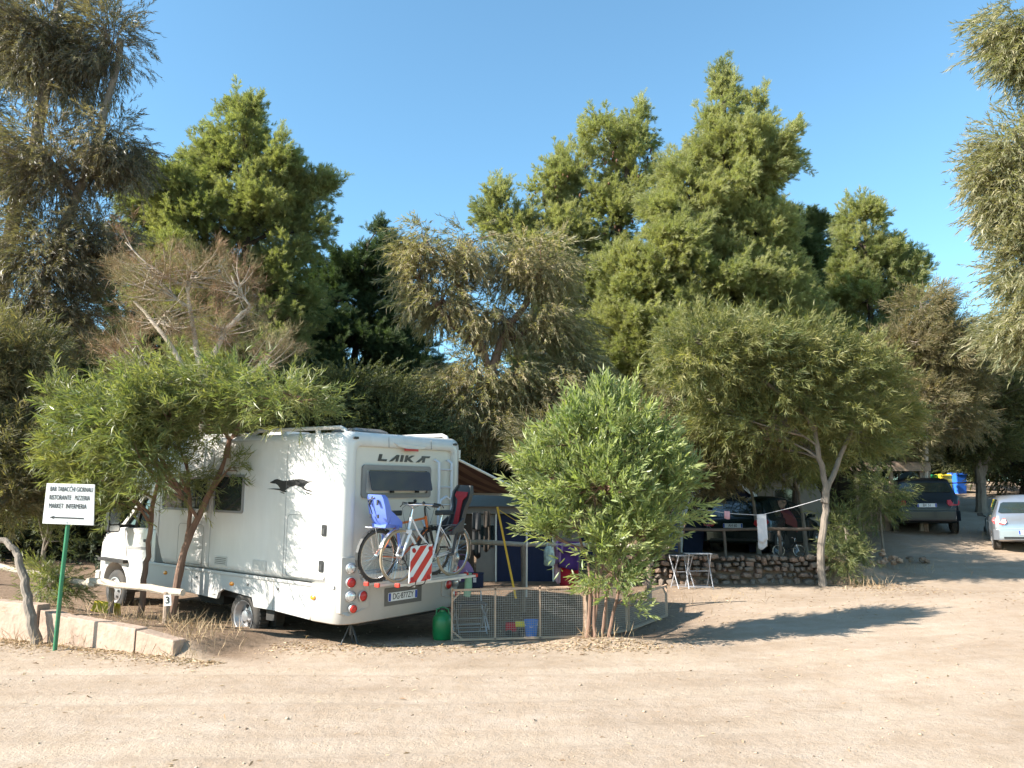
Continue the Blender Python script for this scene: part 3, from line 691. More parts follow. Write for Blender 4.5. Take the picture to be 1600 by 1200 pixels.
# front acacia by the sign
tree('acacia_tree', 'bright green acacia spreading over the motorhome cab, twin trunks behind the pole fence',
     [[gp(266, 975, 12.4), P(275, 920, 12.4), P(288, 860, 12.4), P(318, 790, 12.4), P(345, 735, 12.3), P(356, 700, 12.2), P(352, 672, 12.1), P(322, 645, 12.1)],
      [gp(220, 965, 12.7), P(226, 900, 12.7), P(232, 860, 12.7), P(238, 800, 12.6), P(250, 740, 12.5), P(262, 690, 12.4), P(250, 640, 12.3)],
      [gp(268, 975, 12.5), P(284, 880, 12.5), P(296, 820, 12.5), P(296, 770, 12.4), P(290, 710, 12.3)], [P(356, 700, 12.2), P(372, 670, 12.2), P(385, 650, 11.7), P(430, 635, 11.1)]],
     [env(150, 640, 11.5, 52, 34), env(215, 612, 11.2, 58, 30), env(290, 608, 11.3, 54, 26), env(350, 605, 11.4, 44, 20), env(410, 612, 11.3, 44, 20), env(455, 622, 10.9, 50, 16), env(495, 628, 10.9, 22, 12), env(108, 690, 11.5, 36, 34), env(180, 660, 10.9, 58, 38),
      env(260, 640, 11.1, 54, 28), env(145, 730, 11.5, 48, 26), env(215, 710, 11.0, 46, 30), env(370, 625, 11.4, 46, 18), env(320, 660, 11.9, 36, 22), env(362, 735, 12.0, 22, 24, w=.7), env(95, 630, 11.7, 24, 24), env(180, 765, 11.7, 30, 16, w=.8), env(280, 745, 12.0, 26, 20, w=.7), env(240, 580, 11.3, 28, 16, w=.7), env(375, 585, 11.4, 26, 14, w=.7)],
     'acacia', M['acacia'], bark_r, nb=215, ns=10, up=-.02, out=.45, spread=.19, tr=.062, scl=.82, limb_r=.42, tint=(.5, .22), sag=-.04, inner=.2, bump=.3)
# dull shrub tree at the far left with the crooked trunk
tree('acacia_tree', 'dull brownish acacia at the left edge, crooked trunk against the low concrete wall',
     [[gp(58, 1003, 11.3), P(48, 960, 11.3), P(42, 925, 11.35), P(32, 885, 11.4), P(24, 860, 11.45), P(5, 845, 11.5), P(-30, 830, 11.6), P(-50, 740, 11.9)], [P(-40, 790, 11.7), P(0, 700, 12.2), P(30, 600, 12.6)]],
     [env(25, 560, 12.6, 62, 50), env(50, 640, 12.6, 48, 60), env(15, 700, 12.4, 60, 50), env(-60, 600, 12.4, 70, 110), env(60, 730, 12.8, 26, 36), env(20, 770, 12.4, 45, 30)],
     'acacia', M['rust'], bark_g, nb=260, ns=20, up=-.1, spread=.22, tr=.072, key='rust', scl=.75, tint=(.3, .2), inner=.25)
tree('sapling', 'thin leafy sapling growing behind the signpost', [[gp(62, 925, 13.2), P(70, 860, 13.2), P(60, 800, 13.2), P(66, 760, 13.2)], [P(68, 855, 13.2), P(82, 800, 13.2)]],
     [env(80, 835, 13, 24, 20), env(70, 925, 12.2, 30, 25), env(45, 780, 13.2, 20, 22), env(90, 905, 12.2, 18, 18)], 'acacia', M['acacia'], bark_g, nb=26, ns=10, spread=.12, tr=.028, scl=.6, cat='sapling', tint=(.5, .2))
tree('olive_tree', 'dim broadleaf tree filling the gap just behind the motorhome roof', [[gp(470, 850, 17.8), P(470, 740, 17.8), P(480, 640, 17.8)], [P(470, 760, 17.8), P(560, 700, 17.8), P(600, 660, 17.8)]],
     [env(430, 620, 17.8, 70, 36), env(510, 640, 17.8, 70, 40), env(600, 655, 17.8, 66, 38), env(660, 690, 18, 50, 40), env(350, 630, 17.8, 60, 40), env(560, 700, 18, 80, 40), env(560, 610, 18.3, 60, 34)],
     'olive', M['olive'], bark_d, nb=360, ns=26, up=.1, spread=.28, tr=.12, tint=(.3, .2), scl=1.0, bump=.4)
tree('acacia_tree', 'rusty drooping acacia low behind the young tree, shading the parked estate car', [[gp(1030, 860, 19.4), P(1030, 780, 19.4), P(1050, 700, 19.4)], [P(1030, 790, 19.4), P(990, 720, 19.4), P(950, 680, 19.4)]],
     [env(1000, 650, 19.4, 70, 40), env(1080, 690, 19.4, 80, 36), env(930, 680, 19.4, 60, 40), env(1160, 700, 19.8, 70, 30), env(1050, 735, 19.4, 70, 24), env(880, 700, 19.4, 50, 40), env(850, 690, 17, 50, 34), env(930, 680, 16.8, 55, 36), env(1000, 700, 17, 50, 34)],
     'acacia', M['rust'], bark_d, nb=380, ns=20, up=-.4, spread=.28, tr=.10, tint=(.3, .2), scl=.95, key='rust', bump=.4)
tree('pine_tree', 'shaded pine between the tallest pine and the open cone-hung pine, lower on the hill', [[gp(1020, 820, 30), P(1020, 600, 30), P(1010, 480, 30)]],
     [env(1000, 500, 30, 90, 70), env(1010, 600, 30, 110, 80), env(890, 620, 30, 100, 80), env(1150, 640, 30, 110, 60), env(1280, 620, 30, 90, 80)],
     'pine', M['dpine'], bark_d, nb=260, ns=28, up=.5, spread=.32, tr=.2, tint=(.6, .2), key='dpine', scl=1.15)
tree('olive_tree', 'broad dark tree closing the top of the dirt road behind the silver car', [[gp(1600, 790, 37), P(1600, 740, 37), P(1605, 660, 37)]],
     [env(1560, 700, 37, 70, 50), env(1640, 690, 37, 80, 60), env(1590, 620, 37, 80, 50), env(1500, 700, 40, 60, 45), env(1700, 640, 37, 90, 80)],
     'olive', M['olive'], bark_d, nb=260, ns=24, up=.1, spread=.4, tr=.16, tint=(.25, .2), scl=1.4, bump=.4)
tree('olive_tree', 'dusky broadleaf tree added between the caravan and the wooden hut to shade both', [[gp(1243, 800, 22.8), P(1243, 760, 22.8), P(1250, 690, 22.8)]],  # added tree, placed to throw shade on the people carrier, hut and caravan
     [env(1250, 670, 22.6, 50, 34), env(1195, 655, 22.4, 50, 34), env(1305, 685, 22.8, 44, 26), env(1360, 680, 23.2, 40, 24), env(1150, 700, 22.4, 40, 26), env(1290, 640, 22.6, 50, 30)],
     'olive', M['olive'], bark_d, nb=260, ns=24, up=0, spread=.3, tr=.11, tint=(.3, .2), scl=1.05, bump=.4)
# under the acacia on the right
tree('acacia_shrub', 'feathery green acacia shrub on the bank right of the pale slender trunk', [[gp(1325, 885, 18.2), P(1322, 840, 18.2), P(1330, 800, 18.2)]],
     [env(1318, 825, 18.2, 22, 38), env(1315, 870, 18, 20, 22)], 'acacia', M['acacia2'], bark_g, nb=34, ns=12, spread=.18, tr=.03, scl=.75, key='acacia2', cat='shrub', tint=(.05, .08))
tree('acacia_shrub', 'drooping acacia branch clump beside the wooden hut and left of the dark car', [[gp(1378, 830, 20.5), P(1375, 790, 20.5), P(1380, 755, 20.5)]],
     [env(1378, 765, 20.5, 40, 26), env(1372, 790, 20.5, 28, 22)], 'acacia', M['acacia2'], bark_g, nb=30, ns=12, up=-.5, spread=.2, tr=.035, scl=.85, key='acacia2', cat='shrub', tint=(.2, .12))
for (px, Y, h_, lab) in ((1178, 20.6, 730, 'slim dark tree between the fence posts on the terrace, nearest the white cloth'), (1252, 20.2, 735, 'slim tree on the terrace beside the small bicycle')):
    b_ = gp(px + 8, 860, Y)
    tree('thin_tree', lab, [[b_, P(px + 4, 820, Y), P(px - 2, 780, Y), P(px - 14, h_, Y)]], [env(px - 20, h_ - 10, Y, 55, 24), env(px + 10, h_ - 40, Y, 50, 28)],
         'acacia', M['acacia2'], bark_g, nb=26, ns=14, up=-.3, spread=.22, tr=.06, key='acacia2', tint=(.3, .15))
tree('thin_tree', 'straight bare pole-like trunk lit by the sun behind the olive tarpaulin', [[gp(1449, 780, 34), P(1449, 740, 34), P(1448, 690, 34), P(1447, 640, 34), P(1447, 560, 34)]],
     [env(1447, 560, 34, 50, 40), env(1430, 610, 34, 40, 30)], 'olive', M['olive'], bark_w, nb=30, ns=16, tr=.13, tint=(.4, .2), scl=1.2)

# the young leafy tree in front
def front_shrub():
    B = gp(930, 1005, 11.3)
    def T(px, py, Y=11.3): return P(px, py, Y)
    tr = []
    for (a, b, c, d) in (((918, 1003), (922, 940), (918, 880), (880, 760)), ((930, 1006), (928, 950), (932, 860), (925, 700)), ((940, 1005), (946, 950), (960, 870), (1000, 740)), ((924, 1004), (934, 930), (945, 850), (960, 680)), ((950, 1000), (965, 930), (985, 880), (1040, 800))):
        tr.append([T(*a, 11.3 + rng.uniform(-.05, .05)), T(*b), T(*c), T(*d)])
    root = tree('young_tree', 'young bright green leafy tree in the middle foreground, growing by the wire mesh pen', tr,
        [env(955, 668, 11.3, 50, 36), env(900, 700, 11.3, 50, 36), env(1010, 695, 11.3, 44, 36), env(862, 755, 11.2, 40, 40), env(945, 760, 11.1, 72, 50), env(1036, 748, 11.4, 40, 36), env(885, 810, 11.2, 42, 28), env(980, 822, 11.3, 60, 34),
         env(1052, 800, 11.4, 26, 24), env(960, 895, 11.2, 30, 28), env(828, 722, 11.3, 12, 16), env(1078, 737, 11.4, 14, 12), env(938, 632, 11.3, 10, 18), env(988, 640, 11.3, 8, 14), env(945, 850, 11.1, 30, 22), env(1035, 860, 11.4, 16, 18), env(985, 935, 11.3, 18, 16, w=.6), env(845, 825, 11.2, 14, 16, w=.7), env(893, 668, 11.3, 14, 18, w=.7)],
        'broad', M['broad'], bark_r, nb=265, ns=8, up=.65, out=.5, rnd=.4, spread=.12, tr=.032, scl=.95, tint=(.45, .2), inner=.3, bump=.22, hemi=-.75, smin=.4, limb_r=.4)
    # the largest outer leaves, one by one
    lv = []
    for k in range(3):
        r = np.random.default_rng(50 + k); V = []; n = 7; Q = []
        for i in range(n):
            t = i / (n - 1); w = .013 * math.sin(math.pi * min(.98, t * .93 + .06)) ** .8 + .0008; zz = .14 * t; yy = -.03 * t * t * (1 + k * .5)
            V += [(-w, yy + .004, zz), (0, yy, zz), (w, yy + .004, zz)]
            if i: a = 3 * (i - 1); Q += [(a, a + 1, a + 4, a + 3), (a + 1, a + 2, a + 5, a + 4)]
        lv.append(np_mesh('leaf', np.array(V), np.array(Q), M['broad'], {'leaf': np.full(len(V), .35 + .3 * k)}))
    Bv = np.array(B); C = np.array(T(955, 770)); k_ = 11.3 / F
    for i in range(230):
        a = rng.uniform(0, 6.28); h = rng.uniform(-1, 1); rr = math.sqrt(1 - h * h)
        d = np.array([rr * math.cos(a), -abs(rr * math.sin(a)), h])
        p = C + d * np.array([112 * k_ * (1 - .15 * h), .85, 150 * k_]) * rng.uniform(.86, 1.0)
        o = put('leaf', lv[i % 3], root); D = unit(d + np.array([0, -.2, .45]) + rng.normal(0, .35, 3))
        o.location = (p - Bv).tolist(); o.rotation_euler = dir_euler(D[None], np.array([rng.uniform(0, 6.28)]))[0].tolist(); s_ = rng.uniform(.7, 1.05); o.scale = (s_, s_, s_)
front_shrub()

# woodland that closes the view under the crowns
def woodland():
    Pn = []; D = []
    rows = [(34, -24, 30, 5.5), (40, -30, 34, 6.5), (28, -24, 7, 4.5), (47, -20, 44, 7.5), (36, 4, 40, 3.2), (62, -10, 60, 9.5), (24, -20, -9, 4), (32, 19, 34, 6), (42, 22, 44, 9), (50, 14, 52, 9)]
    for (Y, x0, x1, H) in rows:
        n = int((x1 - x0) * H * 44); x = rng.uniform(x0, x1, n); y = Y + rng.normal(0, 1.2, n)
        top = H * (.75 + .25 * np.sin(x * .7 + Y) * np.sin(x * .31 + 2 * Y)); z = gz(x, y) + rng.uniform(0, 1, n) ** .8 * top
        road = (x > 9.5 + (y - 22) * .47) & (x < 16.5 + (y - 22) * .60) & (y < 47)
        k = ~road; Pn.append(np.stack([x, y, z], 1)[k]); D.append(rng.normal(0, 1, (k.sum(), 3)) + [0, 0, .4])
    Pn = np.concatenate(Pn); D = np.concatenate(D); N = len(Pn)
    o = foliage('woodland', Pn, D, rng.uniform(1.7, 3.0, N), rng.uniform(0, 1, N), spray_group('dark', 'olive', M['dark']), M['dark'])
    tag(o, 'dark tangled undergrowth closing the view beneath the tree crowns', None)
    for i in range(26):
        Y = rng.uniform(29, 40); x = rng.uniform(-18, 9)
        z = gzf(x, Y); h = rng.uniform(3, 5)
        tk = MB(); pts = [Vector((0, 0, -.1)), Vector((rng.uniform(-.2, .2), 0, h * .4)), Vector((rng.uniform(-.6, .6), 0, h))]
        tk.tube(pts, [.13, .10, .05], 7)
        o = tk.build('tree_trunk', bark_d, None, smooth=True); o.location = (x, Y, z)
        tag(o, 'bare trunk standing in the shade of the wood behind the campsite', 'tree', 'bare trunks in the dark wood')
woodland()

# ------------------------------------------------------------------ vehicle materials
M['white'] = mat('white_gelcoat', (.60, .582, .56), .30, var=.04, scale=2, coat=.25, dirt=(.40, .35, .29), dirt_amt=.28, stretch=(2.5, 2.5, .4))
M['cream'] = mat('cream_panel', (.60, .57, .51), .4, var=.03, scale=2, dirt=(.5, .45, .38), dirt_amt=.10)
M['gplast'] = mat('warm_grey_plastic', (.40, .37, .34), .5, var=.05, scale=3, dirt=(.36, .30, .23), dirt_amt=.35)
M['lgrey'] = mat('light_grey_skirt', (.44, .43, .42), .4, var=.05, scale=3, dirt=(.42, .35, .27), dirt_amt=.35)
M['black'] = mat('black_plastic', (.018, .018, .019), .45, var=.1)
M['under'] = mat('underbody_black', (.02, .019, .018), .9, var=.3, dirt=(.09, .07, .05), dirt_amt=.4)
M['rubber'] = mat('tyre_rubber', (.035, .033, .031), .85, var=.2, scale=8, dirt=(.13, .10, .075), dirt_amt=.5)
M['chrome'] = mat('bright_metal', (.72, .72, .73), .22, 1.0, var=.05)
M['alu'] = mat('brushed_aluminium', (.60, .60, .61), .42, .9, var=.08)
M['silverp'] = mat('silver_wheel_paint', (.42, .42, .43), .35, .6, var=.1, dirt=(.2, .16, .12), dirt_amt=.3)
M['glass'] = glass_mat('dark_window_glass')
M['acryl'] = mat('tinted_acrylic', (.045, .055, .085), .12, var=.05, spec=.7)
M['greyframe'] = mat('grey_window_frame', (.22, .215, .21), .5, var=.05)
M['red'] = mat('red_lens', (.42, .02, .02), .3, var=.05, coat=.15)
M['redp'] = mat('red_print', (.56, .035, .02), .45, var=.08)
M['orange'] = mat('amber_lens', (.80, .28, .02), .2, var=.05, coat=.6)
M['lens'] = mat('clear_lens', (.62, .62, .62), .12, .5, var=.05, coat=.8)
M['plate'] = mat('plate_white', (.66, .67, .68), .4, var=.04)
M['blue'] = mat('plate_blue', (.02, .06, .35), .4)
M['ink'] = mat('black_print', (.012, .012, .013), .5, var=.05)
M['dkgrey'] = mat('dark_grey_letters', (.05, .05, .052), .35, var=.05)
M['offw'] = mat('off_white', (.72, .70, .65), .6, var=.06, scale=4)
M['pblue'] = mat('periwinkle_plastic', (.13, .20, .62), .4, var=.05)
M['pgrey'] = mat('charcoal_plastic', (.055, .057, .062), .5)
M['pred'] = mat('red_padding', (.30, .018, .025), .8)
M['tan'] = mat('tan_tyre', (.32, .25, .17), .85, var=.15)
M['seam'] = mat('seam_grey', (.25, .24, .23), .7)
M['gum'] = mat('grimy_sealant', (.12, .11, .10), .7)

def plate(parent, txt, Mx, w=.52, h=.11, name='number_plate'):
    """Mx places a plate lying in its local XY plane, +Z out"""
    a = MB().prism(rrect(-w / 2, w / 2, -h / 2, h / 2, .012, 2), lambda p: (p[0], p[1], 0), lambda p: (p[0], p[1], .008))
    o = a.build(name, M['plate'], parent); o.matrix_local = Mx
    b = MB()
    for s_ in (-1, 1): b.box((s_ * (w / 2 - .024), 0, .0095), (.04, h - .012, .003))
    b.build('blue_band', M['blue'], o)
    t = put('characters', text_mesh(txt, h * .98, M['ink'], .001, 0, .80), o); t.location = (0, 0, .0105)
    return o

def wheel(parent, c, r, w, side, style='steel', label=None):
    """c: centre on the axle at the outer face; side: +1 when the outer face looks to +y"""
    e = bpy.data.objects.new('wheel', None); COL.objects.link(e); e.parent = parent; e.location = c
    if label: e['label'] = label
    s_ = side; pr = [(r * .60, -w), (r * .93, -w), (r, -w * .85), (r, -w * .15), (r * .95, -.01), (r * .86, .008), (r * .66, 0), (r * .62, -.02)]
    t = MB().lathe([(a, b * s_) for a, b in pr], (0, 0, 0), (0, 1, 0), 36)
    for i in range(36):
        a = 2 * math.pi * i / 36; t.box((r * 1.002 * math.cos(a), -w * .5 * s_, r * 1.002 * math.sin(a)), (.012, w * .7, .035), Euler((0, -a, 0)))
    t.build('tyre', M['rubber'], e, smooth=True)
    rim = MB()
    if style == 'dish':       # deep rear rim with round openings
        rim.lathe([(r * .66, .012 * s_), (r * .62, .006 * s_), (r * .57, -.05 * s_), (r * .50, -.09 * s_), (r * .25, -.075 * s_), (r * .22, -.02 * s_), (r * .12, -.01 * s_), (.001, -.008 * s_)], (0, 0, 0), (0, 1, 0), 32)
        rim.build('rim', M['silverp'], e, smooth=True)
        h = MB()
        for i in range(6):
            a = 2 * math.pi * i / 6 + .3; h.disc((r * .38 * math.cos(a), -.078 * s_, r * .38 * math.sin(a)), (0, 1, 0), r * .085, .012, 12)
        h.build('rim_opening', M['black'], e)
    else:
        rim.lathe([(r * .66, .010 * s_), (r * .60, .012 * s_), (r * .52, -.012 * s_), (r * .40, .012 * s_), (r * .16, .022 * s_), (.001, .022 * s_)], (0, 0, 0), (0, 1, 0), 32)
        rim.build('rim', M['silverp'], e, smooth=True)
        h = MB(); k = 8 if style == 'steel' else 6
        for i in range(k):
            a = 2 * math.pi * i / k
            if style == 'steel': h.disc((r * .40 * math.cos(a), .010 * s_, r * .40 * math.sin(a)), (0, 1, 0), r * .065, .012, 10)
            else: h.box((r * .42 * math.cos(a), .004 * s_, r * .42 * math.sin(a)), (r * .28, .02, r * .12), Euler((0, -a, 0)))
        h.build('rim_opening', M['black'], e)
        b_ = MB(); b_.disc((0, .022 * s_, 0), (0, 1, 0), r * .11, .02, 14); b_.build('hub_cap', M['greyframe'], e)
    return e

# ------------------------------------------------------------------ motorhome
def motorhome():
    yw, vp, vr = R(142.84), R(2.18), R(-1.66)
    fw = Vector((math.cos(yw), math.sin(yw), 0)); lf = Vector((-math.sin(yw), math.cos(yw), 0)); up = Vector((0, 0, 1))
    fw2 = fw * math.cos(vp) + up * math.sin(vp); up2 = up * math.cos(vp) - fw * math.sin(vp)
    lf2 = lf * math.cos(vr) + up2 * math.sin(vr); up3 = up2 * math.cos(vr) - lf * math.sin(vr)
    Mx = Matrix.Translation((-1.514, 11.642, -.111)) @ Matrix((fw2, lf2, up3)).transposed().to_4x4()
    t = thing('motorhome', 'large white motorhome with a running black dog emblem and bicycles on its back', 'motorhome', matrix=Mx)
    # living body: lofted rounded section
    def sec(x, zt=2.95, w=1.15, zb=.92, r=.13): return [(x, a, b) for a, b in rrect(-w, w, zb, zt, r, 6)]
    b = MB(); b.loft([sec(.13), sec(1.2), sec(2.4), sec(3.6, 2.95), sec(4.35, 2.93), sec(4.9, 2.84, 1.14, 1.9, .14), sec(5.3, 2.66, 1.12, 2.0, .16), sec(5.62, 2.42, 1.06, 2.08, .15), sec(5.72, 2.28, .98, 2.12, .07)])
    b.build('body', M['white'], t, smooth=True)
    # rear frame ring
    def rl(x, ins, r): return [(x, a, b_) for a, b_ in rrect(-1.155 + ins, 1.155 - ins, .92 + ins, 2.955 - ins, r, 6)]
    ring = MB(); ring.loft([rl(.16, 0, .135), rl(.10, -.004, .14), rl(.045, .012, .14), rl(.01, .055, .13), rl(-.005, .11, .11), rl(-.005, .165, .10), rl(.008, .185, .09), rl(.05, .195, .08)], cap=False)
    ring.build('rear_frame', M['white'], t, smooth=True)
    pn = MB(); pn.prism(rrect(-.97, .97, 1.10, 2.77, .09, 5), lambda p: (.045, p[0], p[1]), lambda p: (.12, p[0], p[1])); pn.build('rear_panel', M['cream'], t)
    for yy in (.40, -.46):
        sm_ = MB(); sm_.beam((-.0075, yy, 2.945 - .03), (-.0075, yy - .01, 2.77), .006, .006); sm_.build('seam', M['seam'], t)
    # moulded brake light housing
    hb = MB(); hb.prism([(.3, 2.86), (-.36, 2.84), (-.3, 2.80), (-.03, 2.775), (.22, 2.815)], lambda p: (-.022, p[0], p[1] - .03), lambda p: (0, p[0], p[1] - .03)); hb.build('brake_light_housing', M['white'], t, bevel=.008)
    br = MB(); br.box((-.03, -.03, 2.745), (.02, .27, .032)); br.build('brake_light', M['red'], t)
    for yy in (1.0, -1.0):
        m_ = MB(); m_.box((-.008, yy, 2.87), (.022, .085, .032)); m_.build('marker_light', M['black'], t, bevel=.006)
    # rear window, hinged at the top and ajar
    fr = MB(); o_ = rrect(-.50, .84, 2.07, 2.52, .05, 4); i_ = rrect(-.43, .77, 2.13, 2.45, .03, 4)
    fr.loft([[(.05, *p) for p in o_], [(.012, *p) for p in o_], [(.012, *p) for p in i_], [(.05, *p) for p in i_]], cap=False)
    fo = fr.build('rear_window', M['greyframe'], t)
    g = MB(); g.prism(rrect(-.42, .76, 2.14, 2.44, .03, 4), lambda p: (.04, p[0], p[1]), lambda p: (.035, p[0], p[1])); g.build('blind', M['offw'], fo)
    g = MB(); g.prism(rrect(-.44, .75, 2.17, 2.44, .03, 4), lambda p: (-.0 - (2.44 - p[1]) * .26, p[0], p[1]), lambda p: (-.014 - (2.44 - p[1]) * .26, p[0], p[1])); g.build('pane', M['acryl'], fo)
    for yy in (.3, -.2):
        g = MB(); g.beam((.02, yy, 2.16), (-.06, yy, 2.19), .012); g.box((-.0, yy, 2.155), (.05, .04, .03)); g.build('stay', M['black'], fo)
    # maker's lettering, cut letters
    def L(poly, y0, nm='letter'):
        k = .13; m_ = MB(); m_.prism(poly, lambda p: (.044, y0 - (p[0] + .22 * p[1]) * k, 2.575 + p[1] * .095), lambda p: (.034, y0 - (p[0] + .22 * p[1]) * k, 2.575 + p[1] * .095)); m_.build(nm, M['dkgrey'], t)
    L([(0, 0), (1.25, 0), (1.25, .28), (.42, .28), (.42, 1), (0, 1)], .55)
    L([(0, 0), (.9, 1), (1.3, 1), (1.3, 0), (.95, 0), (.95, .55), (.45, 0)], .335)
    L([(0, 0), (.38, 0), (.38, 1), (0, 1)], .125)
    L([(0, 0), (.36, 0), (.36, .36), (.95, 0), (1.4, 0), (.7, .52), (1.35, 1), (.9, 1), (.36, .62), (.36, 1), (0, 1)], .035)
    L([(0, 0), (.75, .75), (.75, 1), (2.1, 1), (1.95, .72), (1.35, .72), (1.35, 0), (1.0, 0), (1.0, .5), (.45, 0)], -.2)
    # ladder folded on the right of the rear
    ld = MB()
    for yy in (-.60, -.88): ld.tube([(.03, yy, 2.62), (-.05, yy, 2.58), (-.055, yy, 2.3), (-.055, yy, 2.0), (-.055, yy, 1.78)], .021, 8)
    ld.tube([(-.075, -.58, 1.55), (-.075, -.58, 1.92), (-.075, -.63, 2.03), (-.075, -.74, 2.08), (-.075, -.85, 2.03), (-.075, -.90, 1.92), (-.075, -.90, 1.55)], .021, 8)
    lo = ld.build('ladder', mat('ladder_enamel', (.60, .62, .68), .4, var=.03), t, smooth=True)
    for zz in (2.48, 2.22, 1.96, 1.72):
        r_ = MB(); r_.tube([(-.055, -.60, zz), (-.055, -.88, zz)], .014, 8); r_.build('rung', M['alu'], lo, smooth=True)
    # bumper skirt all round the tail
    bp = MB(); half = [(.60, 1.165), (.16, 1.165), (.07, 1.14), (.0, 1.07), (-.035, .95), (-.055, .5), (-.06, 0)]
    def foot(z, ins, fx=0):
        h_ = [(x + ins * (1 if x < .5 else 0), y - ins) for x, y in half]; return [(x + fx, y, z) for x, y in h_] + [(x + fx, -y, z) for x, y in reversed(h_[:-1])]
    bp.loft([foot(.43, .10), foot(.455, .03), foot(.56, 0), foot(.75, 0), foot(.925, .006), foot(.945, .03)]); bo = bp.build('rear_bumper', M['gplast'], t, smooth=True)
    mb_ = MB(); mb_.box((-.02, 0, 1.025), (.11, 1.66, .10)); mb_.build('rear_trim', M['offw'], t, bevel=.012)
    # number plate recess
    rc = MB(); rc.prism([(.44, .86), (-.28, .86), (-.28, .62), (.44, .62)], lambda p: (-.062, p[0], p[1]), lambda p: (-.064, p[0], p[1])); rc.build('plate_recess', M['gum'], t)
    plate(t, 'DG·877ZY', Matrix(((0, 0, -1, -.067), (-1, 0, 0, .10), (0, 1, 0, .735), (0, 0, 0, 1))), .56, .115)
    # tail light clusters on both corners
    for s_ in (1, -1):
        poly = [(1.145, 1.31), (.955, 1.31), (.94, 1.16), (.88, 1.02), (.72, .95), (.71, .64), (1.06, .56), (1.145, .60)]
        c_ = MB(); n_ = 7
        def ex(p, o): 
            y = p[0]; x = -.035 if y < .97 else -.035 + (y - .97) ** 2 * 2.6
            return (x - o, s_ * y, p[1])
        c_.prism(poly, lambda p: ex(p, .028), lambda p: ex(p, -.06)); co = c_.build('tail_light_cluster', M['gplast'], t, bevel=.01)
        for (y, z, r_, k) in ((1.045, 1.17, .062, 'lens'), (1.04, .99, .062, 'red'), (1.035, .815, .064, 'lens'), (.84, .80, .066, 'red'), (1.0, .655, .052, 'redp')):
            x0 = ex((y, 0), .03)[0]; ax = Vector((-1, .35 * s_ * (1 if y > .95 else 0), 0)).normalized()
            q = MB(); q.lathe([(r_ * 1.12, -.03), (r_ * 1.12, .012), (r_, .02)], (x0, s_ * y, z), ax, 22); q.build('lamp_bezel', M['alu'], co, smooth=True)
            q = MB(); q.lathe([(r_, .012), (r_ * .8, .026), (r_ * .4, .034), (.001, .036)], (x0, s_ * y, z), ax, 22); q.build('lamp', M[k], co, smooth=True)
    # side skirts with wheel arches
    for s_ in (1, -1):
        def sk(poly, nm, m_='lgrey', off=1.15, th=.05, bev=.008):
            q = MB(); q.prism(poly, lambda p: (p[0], s_ * off, p[1]), lambda p: (p[0], s_ * (off - th), p[1])); return q.build(nm, M[m_], t, bevel=bev)
        sk([(.608, .46), (1.40, .50), (1.40, .905), (.608, .905)], 'skirt_panel')
        sk([(1.41, .50), (1.84, .50), (1.90, .63), (2.60, .68), (2.72, .62), (2.76, .53), (3.44, .55), (3.44, .905), (1.41, .905)], 'skirt_panel')
        sk([(3.45, .55), (4.88, .58), (4.88, .905), (3.45, .905)], 'skirt_panel')
        sk([(.13, .895), (4.9, .895), (4.9, .94), (.13, .94)], 'rubbing_strip', 'lgrey', 1.168, .03, .01)
        for x in (1.30, 2.0, 3.3):
            q = MB(); q.box((x, s_ * 1.152, .80), (.035, .012, .035)); q.build('skirt_catch', M['gum'], t)
        for x, z in ((.53, .76), (2.39, .78), (4.2, .80)):
            q = MB(); q.lathe([(.05, 0), (.045, .016), (.02, .026), (.001, .028)], (x, s_ * (1.150 if x > .6 else 1.166), z), (0, s_, 0), 14)
            o2 = q.build('side_marker', M['orange'], t, smooth=True)
            o2.scale = (1, 1, .62); o2.location = (0, 0, z * .38)
    # side windows, locker doors, catches
    for (x0, x1, z0, z1) in ((2.20, 2.96, 1.80, 2.37), (3.10, 4.40, 1.80, 2.33)):
        q = MB(); a = rrect(x0, x1, z0, z1, .05, 4); c = rrect(x0 + .035, x1 - .035, z0 + .035, z1 - .035, .03, 4)
        q.loft([[(p[0], 1.14, p[1]) for p in a], [(p[0], 1.172, p[1]) for p in a], [(p[0], 1.172, p[1]) for p in c], [(p[0], 1.15, p[1]) for p in c]], cap=False)
        w_ = q.build('side_window', M['greyframe'], t)
        q = MB(); q.prism(c, lambda p: (p[0], 1.162, p[1]), lambda p: (p[0], 1.13, p[1])); q.build('pane', M['glass'], w_)
    def seam_rect(x0, x1, z0, z1, nm):
        q = MB(); a = rrect(x0, x1, z0, z1, .07, 4); c = rrect(x0 + .007, x1 - .007, z0 + .007, z1 - .007, .065, 4)
        q.loft([[(p[0], 1.145, p[1]) for p in a], [(p[0], 1.1525, p[1]) for p in a], [(p[0], 1.1525, p[1]) for p in c], [(p[0], 1.145, p[1]) for p in c]], cap=False); return q.build(nm, M['seam'], t)
    seam_rect(.33, 1.17, .99, 1.83, 'locker_door')
    seam_rect(3.2, 3.9, .99, 1.6, 'locker_door')
    for (x, z) in ((.38, 1.64), (.41, 1.17)):
        q = MB(); q.prism(rrect(x - .045, x + .045, z - .075, z + .075, .02, 3), lambda p: (p[0], 1.163, p[1]), lambda p: (p[0], 1.14, p[1])); h_ = q.build('locker_catch', M['black'], t)
        q = MB(); q.box((x, 1.165, z - .01), (.05, .008, .07)); q.build('catch_lever', M['dkgrey'], h_)
    for x in (1.22, 3.02, 4.5):
        q = MB(); q.beam((x, 1.1515, .95), (x, 1.1515, 2.78), .005, .004); q.build('panel_joint', M['seam'], t)
    q = MB(); q.tube([(.2, 1.13, 2.86), (2.4, 1.135, 2.86), (4.3, 1.13, 2.83)], .010, 6); q.build('rain_gutter', M['lgrey'], t)
